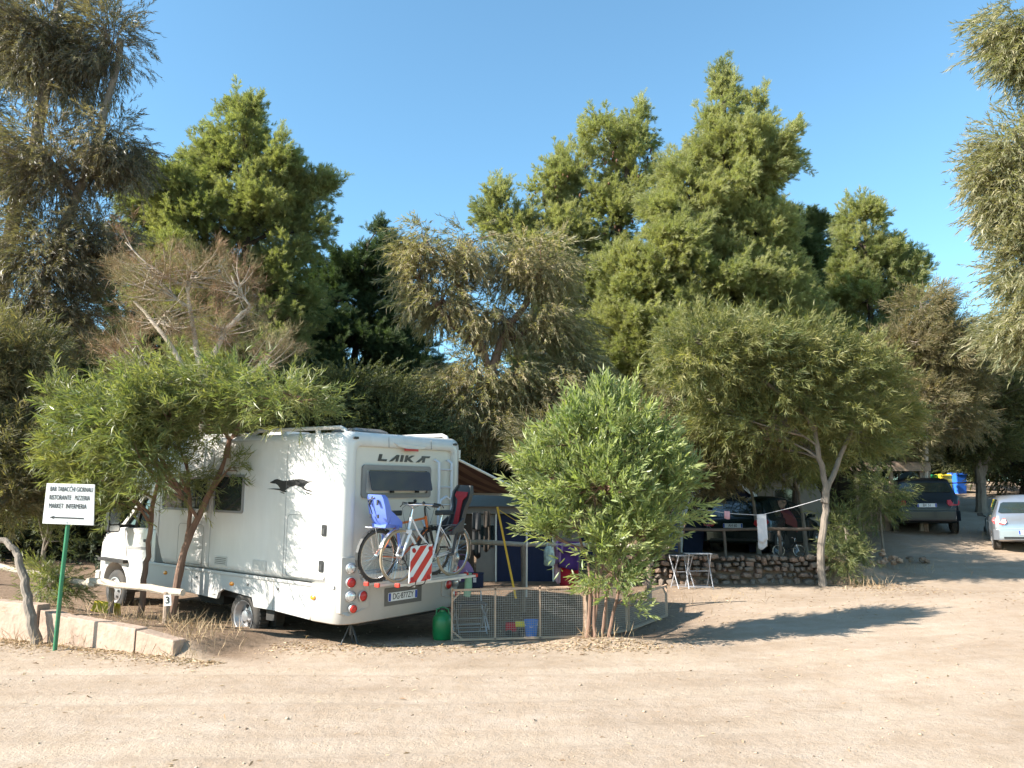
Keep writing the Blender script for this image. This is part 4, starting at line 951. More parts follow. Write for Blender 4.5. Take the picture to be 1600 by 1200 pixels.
    for x in (1.75, 2.7):
        q = MB(); q.prism(rrect(x - .16, x + .16, 1.02, 1.16, .02, 3), lambda p: (p[0], 1.158, p[1]), lambda p: (p[0], 1.14, p[1])); h_ = q.build('service_hatch', M['lgrey'], t)
        if x > 2:
            q = MB()
            for k in range(4): q.box((x, 1.160, 1.05 + k * .027), (.27, .006, .010))
            q.build('grille', M['gum'], h_)
    # running dog emblem: body outline, forelegs and trailing legs
    dog = [(1.60, 2.255), (1.585, 2.27), (1.53, 2.285), (1.50, 2.30), (1.44, 2.31), (1.38, 2.30), (1.30, 2.285), (1.18, 2.295), (1.05, 2.305), (.95, 2.315), (.86, 2.31), (.76, 2.285), (.64, 2.285),
           (.74, 2.268), (.80, 2.245), (.83, 2.215), (.90, 2.20), (.95, 2.215), (1.02, 2.225), (1.08, 2.215), (1.15, 2.20), (1.22, 2.165), (1.28, 2.145), (1.34, 2.165), (1.38, 2.195), (1.42, 2.225), (1.47, 2.245), (1.52, 2.245)]
    q = MB(); q.prism(dog, lambda p: (p[0], 1.1535, p[1]), lambda p: (p[0], 1.148, p[1]))
    q.prism([(1.66, 2.168), (1.50, 2.178), (1.34, 2.176), (1.24, 2.15), (1.20, 2.138), (1.24, 2.128), (1.30, 2.135), (1.36, 2.152), (1.5, 2.163)], lambda p: (p[0], 1.1545, p[1]), lambda p: (p[0], 1.148, p[1]))
    q.prism([(1.37, 2.135), (1.28, 2.122), (1.25, 2.105), (1.32, 2.115)], lambda p: (p[0], 1.1545, p[1]), lambda p: (p[0], 1.148, p[1]))
    q.prism([(.86, 2.215), (.78, 2.175), (.70, 2.165), (.60, 2.12), (.67, 2.145), (.74, 2.15), (.84, 2.17), (.90, 2.2)], lambda p: (p[0], 1.1548, p[1]), lambda p: (p[0], 1.148, p[1]))
    q.prism([(.80, 2.15), (.72, 2.12), (.62, 2.10), (.70, 2.105), (.78, 2.125)], lambda p: (p[0], 1.1552, p[1]), lambda p: (p[0], 1.148, p[1]))
    q.build('dog_emblem', M['ink'], t, fix=False)
    # roof furniture
    for s_ in (1, -1):
        q = MB(); y = s_ * 1.02
        q.tube([(.16, y, 2.92), (.19, y, 2.98), (.28, y, 3.015), (1.2, y, 3.015), (2.1, y, 3.015), (2.2, y, 2.98), (2.25, y, 2.93)], .028, 8)
        for x in (.75, 1.5): q.beam((x, y, 2.93), (x, y, 3.0), .05)
        q.tube([(2.3, y, 2.93), (2.4, y, 2.975), (3.9, y, 2.975), (4.0, y, 2.92)], .022, 8)
        q.build('roof_rail', M['white'], t, smooth=True)
    q = MB(); q.loft([[(a, b_, 2.94) for a, b_ in rrect(.5, 1.0, -.05, .55, .05, 3)], [(a, b_, 3.01) for a, b_ in rrect(.47, 1.03, -.08, .58, .06, 3)], [(a, b_, 3.05) for a, b_ in rrect(.55, .95, .0, .5, .05, 3)]])
    q.build('roof_light', mat('smoked_dome', (.16, .15, .15), .25, var=.05), t, bevel=.006)
    q = MB(); q.box((2.6, .1, 3.0), (.5, .5, .12)); q.build('roof_vent', M['white'], t, bevel=.03)
    # cab: lower body with arches, bonnet, greenhouse
    def arc(cx, cz, r_, a0, a1, n_=9): return [(cx + r_ * math.cos(R(a0 + (a1 - a0) * i / n_)), cz + r_ * math.sin(R(a0 + (a1 - a0) * i / n_))) for i in range(n_ + 1)]
    cab = MB(); poly = [(4.85, .42), (5.68, .40)] + arc(6.14, .38, .44, 172, 10) + [(6.60, .38), (7.0, .42), (7.06, .62), (7.05, .92), (6.92, 1.12), (6.55, 1.28), (6.02, 1.44), (4.85, 1.44)]
    cab.prism(poly, lambda p: (p[0], .99 - max(0, p[0] - 6.3) ** 2 * .35, p[1]), lambda p: (p[0], -.99 + max(0, p[0] - 6.3) ** 2 * .35, p[1])); cab.build('cab', M['white'], t, bevel=.035, smooth=True)
    q = MB(); q.prism([(6.08, 1.435), (5.93, 1.43), (4.88, 1.43), (4.88, 2.16), (5.30, 2.16)], lambda p: (p[0], .90 - (p[1] - 1.43) * .10, p[1]), lambda p: (p[0], -.90 + (p[1] - 1.43) * .10, p[1])); q.build('cab_glass', M['glass'], t)
    for s_ in (1, -1):
        f_ = lambda x, z: (x, s_ * (.925 - (z - 1.43) * .10), z)
        q = MB(); q.beam(f_(6.08, 1.42), f_(5.27, 2.18), .06); q.beam(f_(4.90, 1.44), f_(4.90, 2.16), .13); q.beam(f_(4.84, 2.14), f_(5.34, 2.14), .05); q.build('window_pillar', M['white'], t)
        q = MB(); q.beam(f_(5.62, 1.45), f_(5.52, 1.93), .045); q.beam(f_(5.70, 1.45), f_(5.95, 1.47), .06, .05); q.build('quarter_light_bar', M['black'], t)
        q = MB(); y = s_ * .9915
        for (x0, z0, x1, z1) in ((4.97, .55, 4.97, 1.42), (4.97, .55, 5.62, .53), (5.75, .95, 5.86, 1.42), (5.62, .53, 5.72, .80)): q.beam((x0, y, z0), (x1, y, z1), .008, .008)
        q.beam((4.97, y, 1.12), (5.75, y, 1.10), .010, .05); q.build('cab_door', M['seam'], t)
        q = MB(); q.prism(rrect(5.04, 5.20, 1.22, 1.27, .015, 2), lambda p: (p[0], s_ * 1.012, p[1]), lambda p: (p[0], s_ * .98, p[1])); q.build('door_handle', M['black'], t)
        q = MB(); q.beam((5.80, s_ * .95, 1.47), (5.86, s_ * 1.16, 1.46), .05); q.prism(rrect(1.10, 1.31, 1.36, 1.80, .05, 4), lambda p: (5.82, s_ * p[0], p[1]), lambda p: (5.94, s_ * p[0], p[1]))
        mo = q.build('wing_mirror', M['black'], t)
        q = MB(); q.prism(rrect(1.12, 1.29, 1.50, 1.775, .04, 4), lambda p: (5.814, s_ * p[0], p[1]), lambda p: (5.819, s_ * p[0], p[1])); q.prism(rrect(1.12, 1.29, 1.38, 1.48, .03, 4), lambda p: (5.814, s_ * p[0], p[1]), lambda p: (5.819, s_ * p[0], p[1]))
        q.build('mirror_glass', M['chrome'], mo)
    q = MB(); q.box((6.99, 0, .50), (.16, 1.75, .22)); q.build('front_bumper', M['gplast'], t, bevel=.03)
    # underside, wheels, exhaust, hitch
    q = MB(); q.box((2.9, 0, .60), (4.4, 1.9, .12)); q.box((2.6, .45, .50), (4.8, .10, .14)); q.box((2.6, -.45, .50), (4.8, .10, .14)); q.box((2.15, 0, .33), (.14, 1.7, .14)); q.box((1.2, -.55, .45), (.9, .5, .25))
    q.box((3.4, .55, .48), (.6, .5, .22)); q.box((6.14, 0, .40), (.5, 1.5, .2)); q.box((.35, 0, .42), (.5, 1.5, .06)); q.build('chassis', M['under'], t)
    q = MB()
    for x0, x1 in ((1.8, 2.75), (5.7, 6.58)): q.box(((x0 + x1) / 2, 0, .86), (x1 - x0, 2.16, .05))
    q.build('wheel_housing', M['under'], t)
    wheel(t, (2.15, 1.09, .335), .345, .21, 1, 'dish'); wheel(t, (2.15, -1.09, .335), .345, .21, -1, 'dish')
    wheel(t, (2.15, .80, .335), .345, .20, 1, 'dish', 'inner twin wheel')
    wheel(t, (6.14, .955, .335), .345, .20, 1); wheel(t, (6.14, -.955, .335), .345, .20, -1)
    q = MB(); q.beam((1.60, 1.02, .50), (1.60, 1.02, .33), .04, .18); q.build('mud_flap', M['rubber'], t)
    # awning rolled out on the far side
    cl = mat('striped_awning_cloth', (.20, .115, .075), .9, var=.15, scale=4)
    cl2 = mat('awning_stripe', (.10, .045, .035), .9, var=.15, scale=4)
    x0, x1, ya, za, yb, zb = .15, 4.1, -1.20, 2.70, -3.15, 2.10
    q = MB(); q2 = MB(); k = 22
    for i in range(k):
        a = x0 + (x1 - x0) * i / k; b_ = x0 + (x1 - x0) * (i + 1) / k; dst = q if i % 2 else q2; o_ = .0
        vs = []
        for (xx) in (a, b_):
            for j in range(6):
                u = j / 5; vs.append((xx, ya + (yb - ya) * u, za + (zb - za) * u - .07 * math.sin(math.pi * u)))
        dst.add(vs, [(j, j + 1, j + 7, j + 6) for j in range(5)]); 
    an = q.build('awning', cl, t, fix=False); q2.build('awning_stripe', cl2, an, fix=False)
    q = MB(); q.box(((x0 + x1) / 2, -1.20, 2.73), (x1 - x0 + .1, .10, .13)); q.build('awning_case', M['offw'], an)
    q = MB(); q.beam((x0 - .03, yb, zb), (x1, yb, zb), .05, .07); q.tube([(x0 - .01, -1.2, 2.66), (x0 - .01, yb, zb - .02)], .022, 8); q.build('awning_bar', M['offw'], an)
    for xx in (x0 + .05, x1 - .05):
        q = MB(); q.tube([(xx, yb, zb), (xx, yb - .02, .35)], .017, 8); q.build('awning_pole', M['alu'], an)
    # bicycle rack
    rk = MB()
    for yy in (.55, -.35): rk.tube([(.03, yy, 1.75), (-.10, yy, 1.55), (-.12, yy, 1.0), (-.2, yy, .96), (-.72, yy, .955)], .016, 8)
    for zz in (1.62, 1.1): rk.tube([(-.07, .62, zz), (-.07, -.42, zz)], .014, 8)
    ro = rk.build('bicycle_rack', M['alu'], t, smooth=True)
    for xx in (-.27, -.47, -.66):
        q = MB(); yy0, yy1 = (.97, -.77) if xx != -.66 else (.80, -.75)
        q.prism([(-.024, .0), (.024, .0), (.024, .03), (.018, .03), (.018, .008), (-.018, .008), (-.018, .03), (-.024, .03)], lambda p: (xx + p[0], yy0, .965 + p[1]), lambda p: (xx + p[0], yy1, .965 + p[1])); q.build('rail', M['alu'], ro)
        for yy in (yy0, yy1):
            q = MB(); q.box((xx, yy, .985), (.075, .03, .05)); q.build('end_cap', M['redp'], ro, bevel=.008)
    return t, Mx
camper, CM = motorhome()

# ------------------------------------------------------------------ bicycles
def bicycle(name, label, Mx, s=1.0, frame=None, tyre=None, tr=.017, style='city', fork=None, seat=None, r=.345, guards=True):
    """x forward, y left, z up, rear wheel touching the origin plane z=0; wheelbase 1.06 m"""
    t = thing(name, label, 'bicycle', matrix=Mx @ Matrix.Scale(s, 4))
    fm = frame; wb = 1.07; bb = (.42, 0, .29); rh = Vector((0, 0, r)); fh = Vector((wb, 0, r))
    for nm, c in (('rear_wheel', rh), ('front_wheel', fh)):
        w = MB().torus((0, 0, 0), (0, 1, 0), r - tr, tr, 48, 8)
        if style == 'mtb':
            for i in range(60):
                a = 2 * math.pi * i / 60; w.box(((r) * math.cos(a), .010 * (-1) ** i, r * math.sin(a)), (.014, .022, .016), Euler((0, -a, 0)))
        e = bpy.data.objects.new('wheel', None); COL.objects.link(e); e.parent = t; e.location = c
        w.build('tyre', tyre or M['rubber'], e, smooth=True)
        q = MB(); q.torus((0, 0, 0), (0, 1, 0), r - tr * 2.2, .008, 48, 6); q.build('rim', M['chrome'], e, smooth=True)
        sp = MB(); n = 28
        for i in range(n):
            a = 2 * math.pi * i / n; b_ = a + (.5 if i % 2 else -.5); y = .022 * (1 if i % 4 < 2 else -1)
            sp.tube([(.022 * math.cos(b_), y, .022 * math.sin(b_)), ((r - tr * 2.2) * math.cos(a), 0, (r - tr * 2.2) * math.sin(a))], .0016, 3, False)
        sp.disc((0, 0, 0), (0, 1, 0), .022, .08, 10); sp.build('spokes', M['chrome'], e)
    hd0 = Vector((.93, 0, .66)); hd1 = Vector((.88, 0, .84)); st = Vector((.30, 0, .74)); B_ = Vector(bb)
    q = MB()
    if style == 'city':
        q.tube([hd0, (.75, 0, .45), (.55, 0, .33), B_], .018, 8); q.tube([hd1, (.72, 0, .62), (.50, 0, .44), (.40, 0, .38)], .014, 8)
    else:
        q.tube([hd0, B_], .018, 8); q.tube([hd1 - Vector((0, 0, .03)), st], .016, 8)
    q.tube([B_, st], .016, 8); q.tube([hd0 - (hd1 - hd0) * .1, hd1], .02, 8)
    for y in (.05, -.05): q.tube([B_ + Vector((0, y * .6, 0)), rh + Vector((0, y, 0))], .009, 6); q.tube([st - Vector((0, -y * .3, .05)), rh + Vector((0, y, 0))], .008, 6)
    q.build('frame', fm, t, smooth=True)
    q = MB()
    for y in (.05, -.05):
        if style == 'city': q.tube([hd0 + Vector((.01, y, -.02)), (1.0, y, .5), fh + Vector((0, y * 1.1, 0))], [.020, .018, .010], 8)
        else: q.tube([hd0 + Vector((0, y, 0)), (.99, y, .5)], .020, 8); q.tube([(.99, y, .5), fh + Vector((0, y * 1.1, 0))], .014, 8)
    q.box((.95, 0, .66), (.06, .13, .05)); q.build('fork', fork or fm, t, smooth=True)
    q = MB(); q.tube([hd1, (.86, 0, .95), (.90, 0, 1.0)], .013, 8)
    if style == 'city': q.tube([(.70, .29, 1.0), (.78, .27, 1.02), (.90, .15, 1.02), (.92, 0, 1.0), (.90, -.15, 1.02), (.78, -.27, 1.02), (.70, -.29, 1.0)], .012, 8)
    else: q.tube([(.84, .30, 1.01), (.90, .1, 1.0), (.90, -.1, 1.0), (.84, -.30, 1.01)], .012, 8)
    hb = q.build('handlebar', M['chrome'] if style == 'city' else M['black'], t, smooth=True)
    for y in (1, -1):
        q = MB(); gx = .72 if style == 'city' else .85; q.tube([(gx - .03 * (style == 'city'), y * .30, 1.0), (gx + .06 * (style == 'city'), y * .27 if style == 'city' else y * .19, 1.01)], .018, 8); q.tube([(gx + .12, y * .22, 1.0), (gx + .10, y * .28, .96)], .006, 5); q.build('grip', M['black'], hb)
    q = MB()
    for y in (.12, -.1): q.tube([(.88, y, 1.0), (.98, y * .8, .96), (.98, y * .3, .80), (.95, 0, .66)], .003, 4)
    q.tube([(.86, .18, 1.03), (.86, .2, 1.05)], .022, 8); q.build('brake_cable', M['black'], t)
    q = MB(); q.tube([st, st + Vector((-.03, 0, .13))], .012, 8)
    q.build('seat_post', M['chrome'], t)
    q = MB(); zt = .875; q.loft([[(x, w_ * a, zt + b_) for a, b_ in ((-1, 0), (-.8, .035), (0, .05), (.8, .035), (1, 0), (0, -.02))] for x, w_ in ((.10, .04), (.14, .095), (.20, .09), (.28, .045), (.38, .022), (.41, .012))]); q.build('saddle', M['black'], t, smooth=True)
    q = MB(); q.torus(B_ + Vector((0, -.04, 0)), (0, 1, 0), .085, .006, 24, 5); q.disc(B_ + Vector((0, -.04, 0)), (0, 1, 0), .03, .02, 12); q.tube([B_ + Vector((0, -.06, 0)), B_ + Vector((.09, -.07, -.14))], .009, 6); q.tube([B_ + Vector((0, .06, 0)), B_ + Vector((-.09, .07, .14))], .009, 6)
    q.tube([B_ + Vector((0, -.04, .085)), rh + Vector((0, -.04, .03))], .005, 4); q.tube([B_ + Vector((0, -.04, -.085)), rh + Vector((0, -.04, -.03))], .005, 4)
    q.disc(rh + Vector((0, -.04, 0)), (0, 1, 0), .035, .015, 12); q.build('chainset', M['pgrey'], t)
    q = MB()
    for y, sg in ((-.11, -1), (.11, 1)): q.box(B_ + Vector((.09 * -sg, y, .14 * sg)), (.09, .07, .02))
    q.build('pedal', M['black'], t)
    if guards:
        q = MB()
        for c, a0, a1 in ((rh, 20, 200), (fh, 20, 150)):
            q = MB()
            pts = [c + Vector(((r + .02) * math.cos(R(a0 + (a1 - a0) * i / 12)), 0, (r + .02) * math.sin(R(a0 + (a1 - a0) * i / 12)))) for i in range(13)]
            for i in range(12): q.beam(pts[i], pts[i + 1], .045, .004, pts[i] - c)
            q.build('mudguard', M['black'] if style == 'mtb' else M['chrome'], t)
        q = MB(); q.tube([(.20, .06, .70), (-.18, .06, .72), (-.18, -.06, .72), (.20, -.06, .70)], .006, 6)
        for y in (.06, -.06): q.tube([(-.12, y, .72), (0, y, r)], .005, 5)
        for x in (-.1, 0, .1): q.tube([(x, .06, .715), (x, -.06, .715)], .004, 5)
        q.build('carrier', M['alu'], t)
    if seat:
        shell, pad, lab = seat
        e = bpy.data.objects.new('child_seat', None); COL.objects.link(e); e.parent = t; e.location = (.03 if shell is M['pblue'] else -.04, 0, .74 if shell is M['pblue'] else .62); e['label'] = lab
        q = MB()
        # back shell
        secs = []
        for (z, w_, x, d_) in ((0, .12, .02, .05), (.05, .15, -.02, .09), (.14, .165, -.06, .10), (.26, .165, -.09, .09), (.36, .155, -.12, .08), (.40, .13, -.13, .06)) if shell is M['pblue'] else ((0, .10, .02, .05), (.08, .13, -.02, .09), (.2, .12, -.06, .09), (.34, .12, -.10, .08), (.44, .16, -.13, .09), (.56, .165, -.16, .09), (.65, .13, -.18, .06)):
            secs.append([(x + d_, w_, z), (x, w_ * .96, z), (x - .03, 0, z), (x, -w_ * .96, z), (x + d_, -w_, z), (x + d_ - .015, -w_ + .015, z), (x + .012, -w_ * .9, z), (x - .012, 0, z), (x + .012, w_ * .9, z), (x + d_ - .015, w_ - .015, z)])
        q.loft(secs); q.build('back_shell', shell, e, smooth=True)
        q = MB(); q.loft([[(x, y, z) for x, y, z in ((xx, -.14, 0.02), (xx, -.12, -.03), (xx, .12, -.03), (xx, .14, .02), (xx, .12, .02), (xx, 0, 0), (xx, -.12, .02))] for xx in (-.03, .08, .18, .26)]); q.build('seat_pan', shell, e)
        for y in (.15, -.15):
            q = MB(); q.loft([[(xx, y - .012, zz), (xx, y + .012, zz), (xx, y + .012, zz + hh), (xx, y - .012, zz + hh)] for xx, zz, hh in ((.02, .02, .18), (.14, .0, .12), (.24, -.03, .07))]); q.build('side_guard', shell, e)
            q = MB(); q.loft([[(xx, y - .025, zz), (xx, y + .025, zz), (xx, y + .025, zz + .03), (xx, y - .025, zz + .03)] for xx, zz in ((.16, -.02), (.20, -.20), (.22, -.30), (.30, -.31))]); q.build('footrest', shell if shell is M['pblue'] else M['pgrey'], e)
        if pad is not None:
            q = MB(); q.loft([[(x, .055 * w_, z), (x - .02, .055 * w_, z), (x - .02, -.055 * w_, z), (x, -.055 * w_, z)] for x, z, w_ in ((.20, .02, 1.7), (.06, .03, 1.4), (.02, .12, .8), (-.02, .3, .7), (-.05, .44, .8), (-.06, .5, 2.0), (-.085, .56, 1.9))]); q.build('pad', pad, e, bevel=.006)
        else:
            q = MB()
            for y in (.07, -.07): q.box((-.118, y, .12), (.012, .028, .05)); q.box((-.140, y, .30), (.012, .028, .07))
            q.build('slot', M['ink'], e)
            q = MB(); q.tube([(-.15, .02, .38), (-.17, .06, .28), (-.13, .03, .15), (-.16, .09, .33), (-.15, -.02, .36)], .008, 5); q.build('harness_strap', M['ink'], e)
    return t

WP = mat('white_frame_paint', (.70, .71, .74), .3, var=.05, coat=.4)
def on_camper(y_rear, y_front, z_r, z_f, x, lean=0, tilt=None):
    """a bicycle standing along the motorhome's tail: from y_rear to y_front"""
    a = Vector((x, y_rear, z_r)); b = Vector((x, y_front, z_f)); f = (b - a).normalized(); u = Vector((-lean, 0, 1)); l_ = u.cross(f).normalized(); u = f.cross(l_)
    return CM @ Matrix.Translation(a) @ Matrix((f, l_, u)).transposed().to_4x4()
bicycle('bicycle', 'white city bicycle with tan tyres and a grey-red child seat, outermost on the rack', on_camper(-.46, .63, .985, .985, -.47, .04), 1.0, WP, M['tan'], .016, 'city', WP,
        seat=(M['pgrey'], M['pred'], 'grey child seat with red padding and high back'))
bicycle('bicycle', 'knobbly-tyred bicycle with an orange and black frame and blue child seat, nearest the motorhome wall', on_camper(.80, -.27, .985, .985, -.27, .02), 1.0, mat('orange_frame', (.55, .13, .03), .35, coat=.4), M['rubber'], .024, 'mtb', M['black'],
        seat=(M['pblue'], None, 'periwinkle blue child seat with dangling straps'))

# red and white striped warning board strapped to the bicycles
def board():
    t = thing('warning_board', 'red and white diagonally striped warning board strapped to the bicycles', 'warning board', matrix=CM)
    tl, tr_, bl = Vector((-.64, .56, 1.455)), Vector((-.64, .14, 1.465)), Vector((-.75, .70, 1.0))
    ex, ey = tr_ - tl, bl - tl; ex -= Vector((.0, 0, 0)); nrm = ey.cross(ex).normalized()
    if nrm.x > 0: nrm = -nrm
    q = lambda u, v, o=0: tl + ex * u + ey * v + nrm * o
    MB().prism(rrect(0, 1, 0, 1, .05, 3), lambda p: q(p[0], p[1], 0), lambda p: q(p[0], p[1], .01)).build('panel', M['offw'], t)
    def clip(c0, c1):     # band c0 < u + v < c1 in the unit square
        pts = []
        def edge(c):
            return ((max(0, c - 1), min(1, c)), (min(1, c), max(0, c - 1)))
        a, b_ = edge(c0); c, d = edge(c1); pts = [a, b_]
        if c0 < 1 < c1: pts.append((1, 0))
        pts += [d, c]
        if c0 < 1 < c1: pts.append((0, 1))
        return [(min(max(u, .012), .988), min(max(v, .012), .988)) for u, v in pts]
    for c0, c1 in ((.42, .72), (.98, 1.30), (1.52, 1.80)):
        MB().prism(clip(c0, c1), lambda p: q(p[0], p[1], .0105), lambda p: q(p[0], p[1], .013)).build('stripe', M['redp'], t, fix=True)
    for u, v in ((.13, .12), (.87, .12), (.13, .9), (.87, .9)):
        MB().disc(q(u, v, .016), nrm, .032, .008, 14).build('reflector', M['red'], t)
    s_ = MB()
    for u in (.3, .72): s_.tube([q(u, 0, .02), q(u, -.05, .0), q(u, -.05, -.15)], .007, 5); s_.tube([q(u, .95, .02), q(u, 1.06, 0), q(u, 1.1, -.12)], .007, 5)
    s_.build('elastic_strap', M['ink'], t)
board()

# ------------------------------------------------------------------ cars
def car(name, label, pos, yaw, paint, L=3.62, W=1.66, H=1.50, hatch=True, txt='BV', style='hatch', pitch=0):
    Mx = Matrix.Translation(pos) @ Matrix.Rotation(yaw, 4, 'Z') @ Matrix.Rotation(-pitch, 4, 'Y') @ Matrix.Translation((0, 0, 0))
    t = thing(name, label, 'car', matrix=Mx); w = W / 2
    # stations: x from the tail, bottom z, belt z, roof z (None on bonnet), half width at belt, at roof
    k = L / 3.62; h = H / 1.5
    st = [(0.0, .42, .62, .64, .84, .80), (.03, .32, .80, .86, .93, .86), (.12, .27, .90, .98, .975, .86), (.30, .25, .93, 1.34, .99, .72), (.46, .24, .93, 1.455, 1.0, .70), (.95, .22, .93, 1.50, 1.0, .73), (1.55, .22, .92, 1.50, 1.0, .73),
          (2.15, .22, .90, 1.40, 1.0, .70), (2.72, .22, .88, .98, .99, .80), (3.10, .24, .82, .88, .96, .80), (3.45, .26, .70, .76, .88, .74), (3.62, .34, .52, .56, .74, .62)]
    if style == 'mpv': st[2] = (.10, .27, .98, 1.05, .985, .86); st[3] = (.20, .25, 1.0, 1.38, .99, .74); st[4] = (.34, .24, 1.0, 1.47, 1.0, .74)
    if style == 'wagon': st[2] = (.08, .27, .86, .92, .98, .86); st[3] = (.28, .25, .88, 1.36, .99, .70); st[4] = (.55, .24, .88, 1.46, 1.0, .70)
    loops = []
    for x, zb, zs, zr, ws, wr in st:
        x *= k; zb *= h; zs *= h; zr *= h; a = w * ws; r_ = w * wr
        mid = zb + (zs - zb) * .55
        half = [(0, zb), (a * .86, zb), (a * .965, zb + .07), (a * 1.0, mid), (a * .985, zs - .03), (a * .955, zs), (r_ * 1.0 + (a * .955 - r_) * .12, zs + (zr - zs) * .88), (r_ * .9, zr - (zr - zs) * .02), (r_ * .5, zr + .012), (0, zr + .018)]
        loops.append([(x, y, z) for y, z in half] + [(x, -y, z) for y, z in reversed(half[1:-1])])
    b = MB(); b.loft(loops); b.build('body', paint, t, smooth=True)
    n = len(loops[0])
    def quad(i0, i1, j0, j1, inset, off, nm, mt, flip=False, parent=None):
        A, B_, C, D = [Vector(loops[i][j]) for i, j in ((i0, j0), (i1, j0), (i1, j1), (i0, j1))]
        c = (A + B_ + C + D) / 4; nn = (C - A).cross(D - B_).normalized()
        if nn.dot(c - Vector((L / 2, 0, .7))) < 0: nn = -nn
        pts = []
        for p, q1, q2 in ((A, B_, D), (B_, A, C), (C, D, B_), (D, C, A)):
            e1 = (q1 - p); e2 = (q2 - p); pts.append(p + e1.normalized() * min(inset, e1.length * .3) + e2.normalized() * min(inset, e2.length * .3))
        m_ = MB(); m_.add([p + nn * off for p in pts] + [p - nn * .02 for p in pts], [(0, 1, 2, 3), (4, 7, 6, 5), (0, 4, 5, 1), (1, 5, 6, 2), (2, 6, 7, 3), (3, 7, 4, 0)])
        return m_.build(nm, mt, parent or t)
    for sgn in (0, 1):
        j0, j1 = (5, 6) if sgn == 0 else (n - 5, n - 6)
        for i0, i1 in ((4, 5), (5, 6), (6, 7), (7, 8)): quad(i0, i1, j0, j1, .035, .007, 'side_window', M['glass'])
    # tailgate window: spans the back between stations 2 and 3
    a3, a2 = loops[3], loops[2]
    zt = a3[7][2] - .035; zb_ = a2[5][2] + .035; xt = st[3][0] * k; xb = st[2][0] * k
    def back(y, z): u = (z - a2[7][2]) / (a3[7][2] - a2[7][2]); return (xb + (xt - xb) * u - .022, y, z)
    tw = W * .5 * .70; bw = W * .5 * .80
    z0 = max(zb_, a2[7][2] + .03)
    MB().prism([(-bw, z0 + .03), (-bw + .06, z0), (bw - .06, z0), (bw, z0 + .03), (tw, zt - .03), (tw - .06, zt), (-tw + .06, zt), (-tw, zt - .03)], lambda p: back(*p), lambda p: (back(*p)[0] + .05, p[0], p[1])).build('rear_window', M['glass'], t)
    MB().beam(back(.0, z0 + .04)[:1] + (-.05, z0 + .05), back(.3, z0 + .1)[:1] + (.32, z0 + .10), .012).build('rear_wiper', M['black'], t)
    # windscreen
    quad(7, 8, 8, 9, .01, .006, 'windscreen', M['glass']); quad(7, 8, n - 8, 9, .01, .006, 'windscreen', M['glass'])
    # tailgate seam, handle, lamps, plate, bumper trim
    xr = .0
    tg = MB(); yy = w * .80
    for s_ in (1, -1): tg.tube([(.018, s_ * yy * .78, .56 * h), (-.004, s_ * yy * .93, .68 * h), (.02, s_ * yy, .80 * h), (.10 * k, s_ * yy * .99, .93 * h)], .006, 5)
    tg.tube([(-.004, yy * .78, .56 * h), (-.006, -yy * .78, .56 * h)], .006, 5); tg.build('tailgate_seam', M['seam'] if paint is not None else M['black'], t)
    for s_ in (1, -1):
        poly = [(.93, .90), (.62, .86), (.60, .76), (.66, .70), (.95, .72), (1.0, .82)]
        q = MB(); q.prism(poly, lambda p: (-.035 + max(0, p[0] - .80) ** 2 * 3.0 + max(0, p[1] - .8) * .8, s_ * p[0] * w * 1.01, p[1] * h), lambda p: (.16, s_ * p[0] * w * .93, p[1] * h)); q.build('tail_light', M['red'], t, bevel=.01)
    q = MB(); q.loft([[(x_, y, z * h) for x_, y in ((.35, w * 1.01), (.08, w * .99), (-.035, w * .84), (-.06, 0), (-.035, -w * .84), (.08, -w * .99), (.35, -w * 1.01), (.3, 0))] for z in (.30, .36, .54, .58)]); q.build('rear_bumper', paint, t, bevel=.015, smooth=True)
    q = MB(); q.box((-.045, 0, .36 * h), (.04, W * .72, .05)); q.build('bumper_trim', M['black'], t)
    plate(t, txt, Matrix(((0, 0, -1, -.066), (-1, 0, 0, 0), (0, 1, 0, (.50 if style == 'hatch' else .72) * h), (0, 0, 0, 1))), .52, .11)
    for s_ in (1, -1):
        q = MB(); q.loft([[(x_, s_ * (w + .02 + dy), .93 * h + z) for dy, z in ((0, 0), (.16, .01), (.17, .09), (.03, .11))] for x_ in (2.30 * k, 2.38 * k, 2.46 * k)]); q.beam((2.4 * k, s_ * (w - .04), .92 * h), (2.4 * k, s_ * (w + .06), .96 * h), .04); q.build('door_mirror', M['black'] if style == 'hatch' else paint, t, bevel=.01)
        q = MB()
        for (x0, z0_, x1, z1_) in ((1.55, .35, 1.55, .90), (2.45, .40, 2.42, .88), (.88, .55, .98, .90)): q.beam((x0 * k, s_ * w * 1.0, z0_ * h), (x1 * k, s_ * w * .985, z1_ * h), .006, .02)
        q.build('door_seam', M['black'], t)
        q = MB(); q.box((1.72 * k, s_ * w * .997, .80 * h), (.18, .03, .03)); q.build('door_handle', paint, t)
        r_ = .29
        for x in (.62 * k, 2.98 * k):
            wheel(t, (x, s_ * (w * .99 - .0), r_), r_, .18, s_, 'alloy')
            q = MB(); q.lathe([(r_ + .045, -.02), (r_ + .06, .006), (r_ + .03, .008), (r_ + .0, -.05)], (x, s_ * w * .985, r_ + .01), (0, s_, 0), 30); q.build('wheel_arch', M['under'] if style != 'hatch' else M['black'], t, smooth=True)
    return t
M['silver'] = mat('silver_car_paint', (.42, .45, .50), .28, .75, var=.04, scale=2, coat=.8, dirt=(.35, .30, .25), dirt_amt=.2)
M['dkpaint'] = mat('dark_blue_black_paint', (.008, .011, .016), .3, 0, var=.05, spec=.35, coat=.2)
M['grpaint'] = mat('very_dark_green_paint', (.007, .013, .012), .25, 0, var=.05, spec=.4, coat=.3)
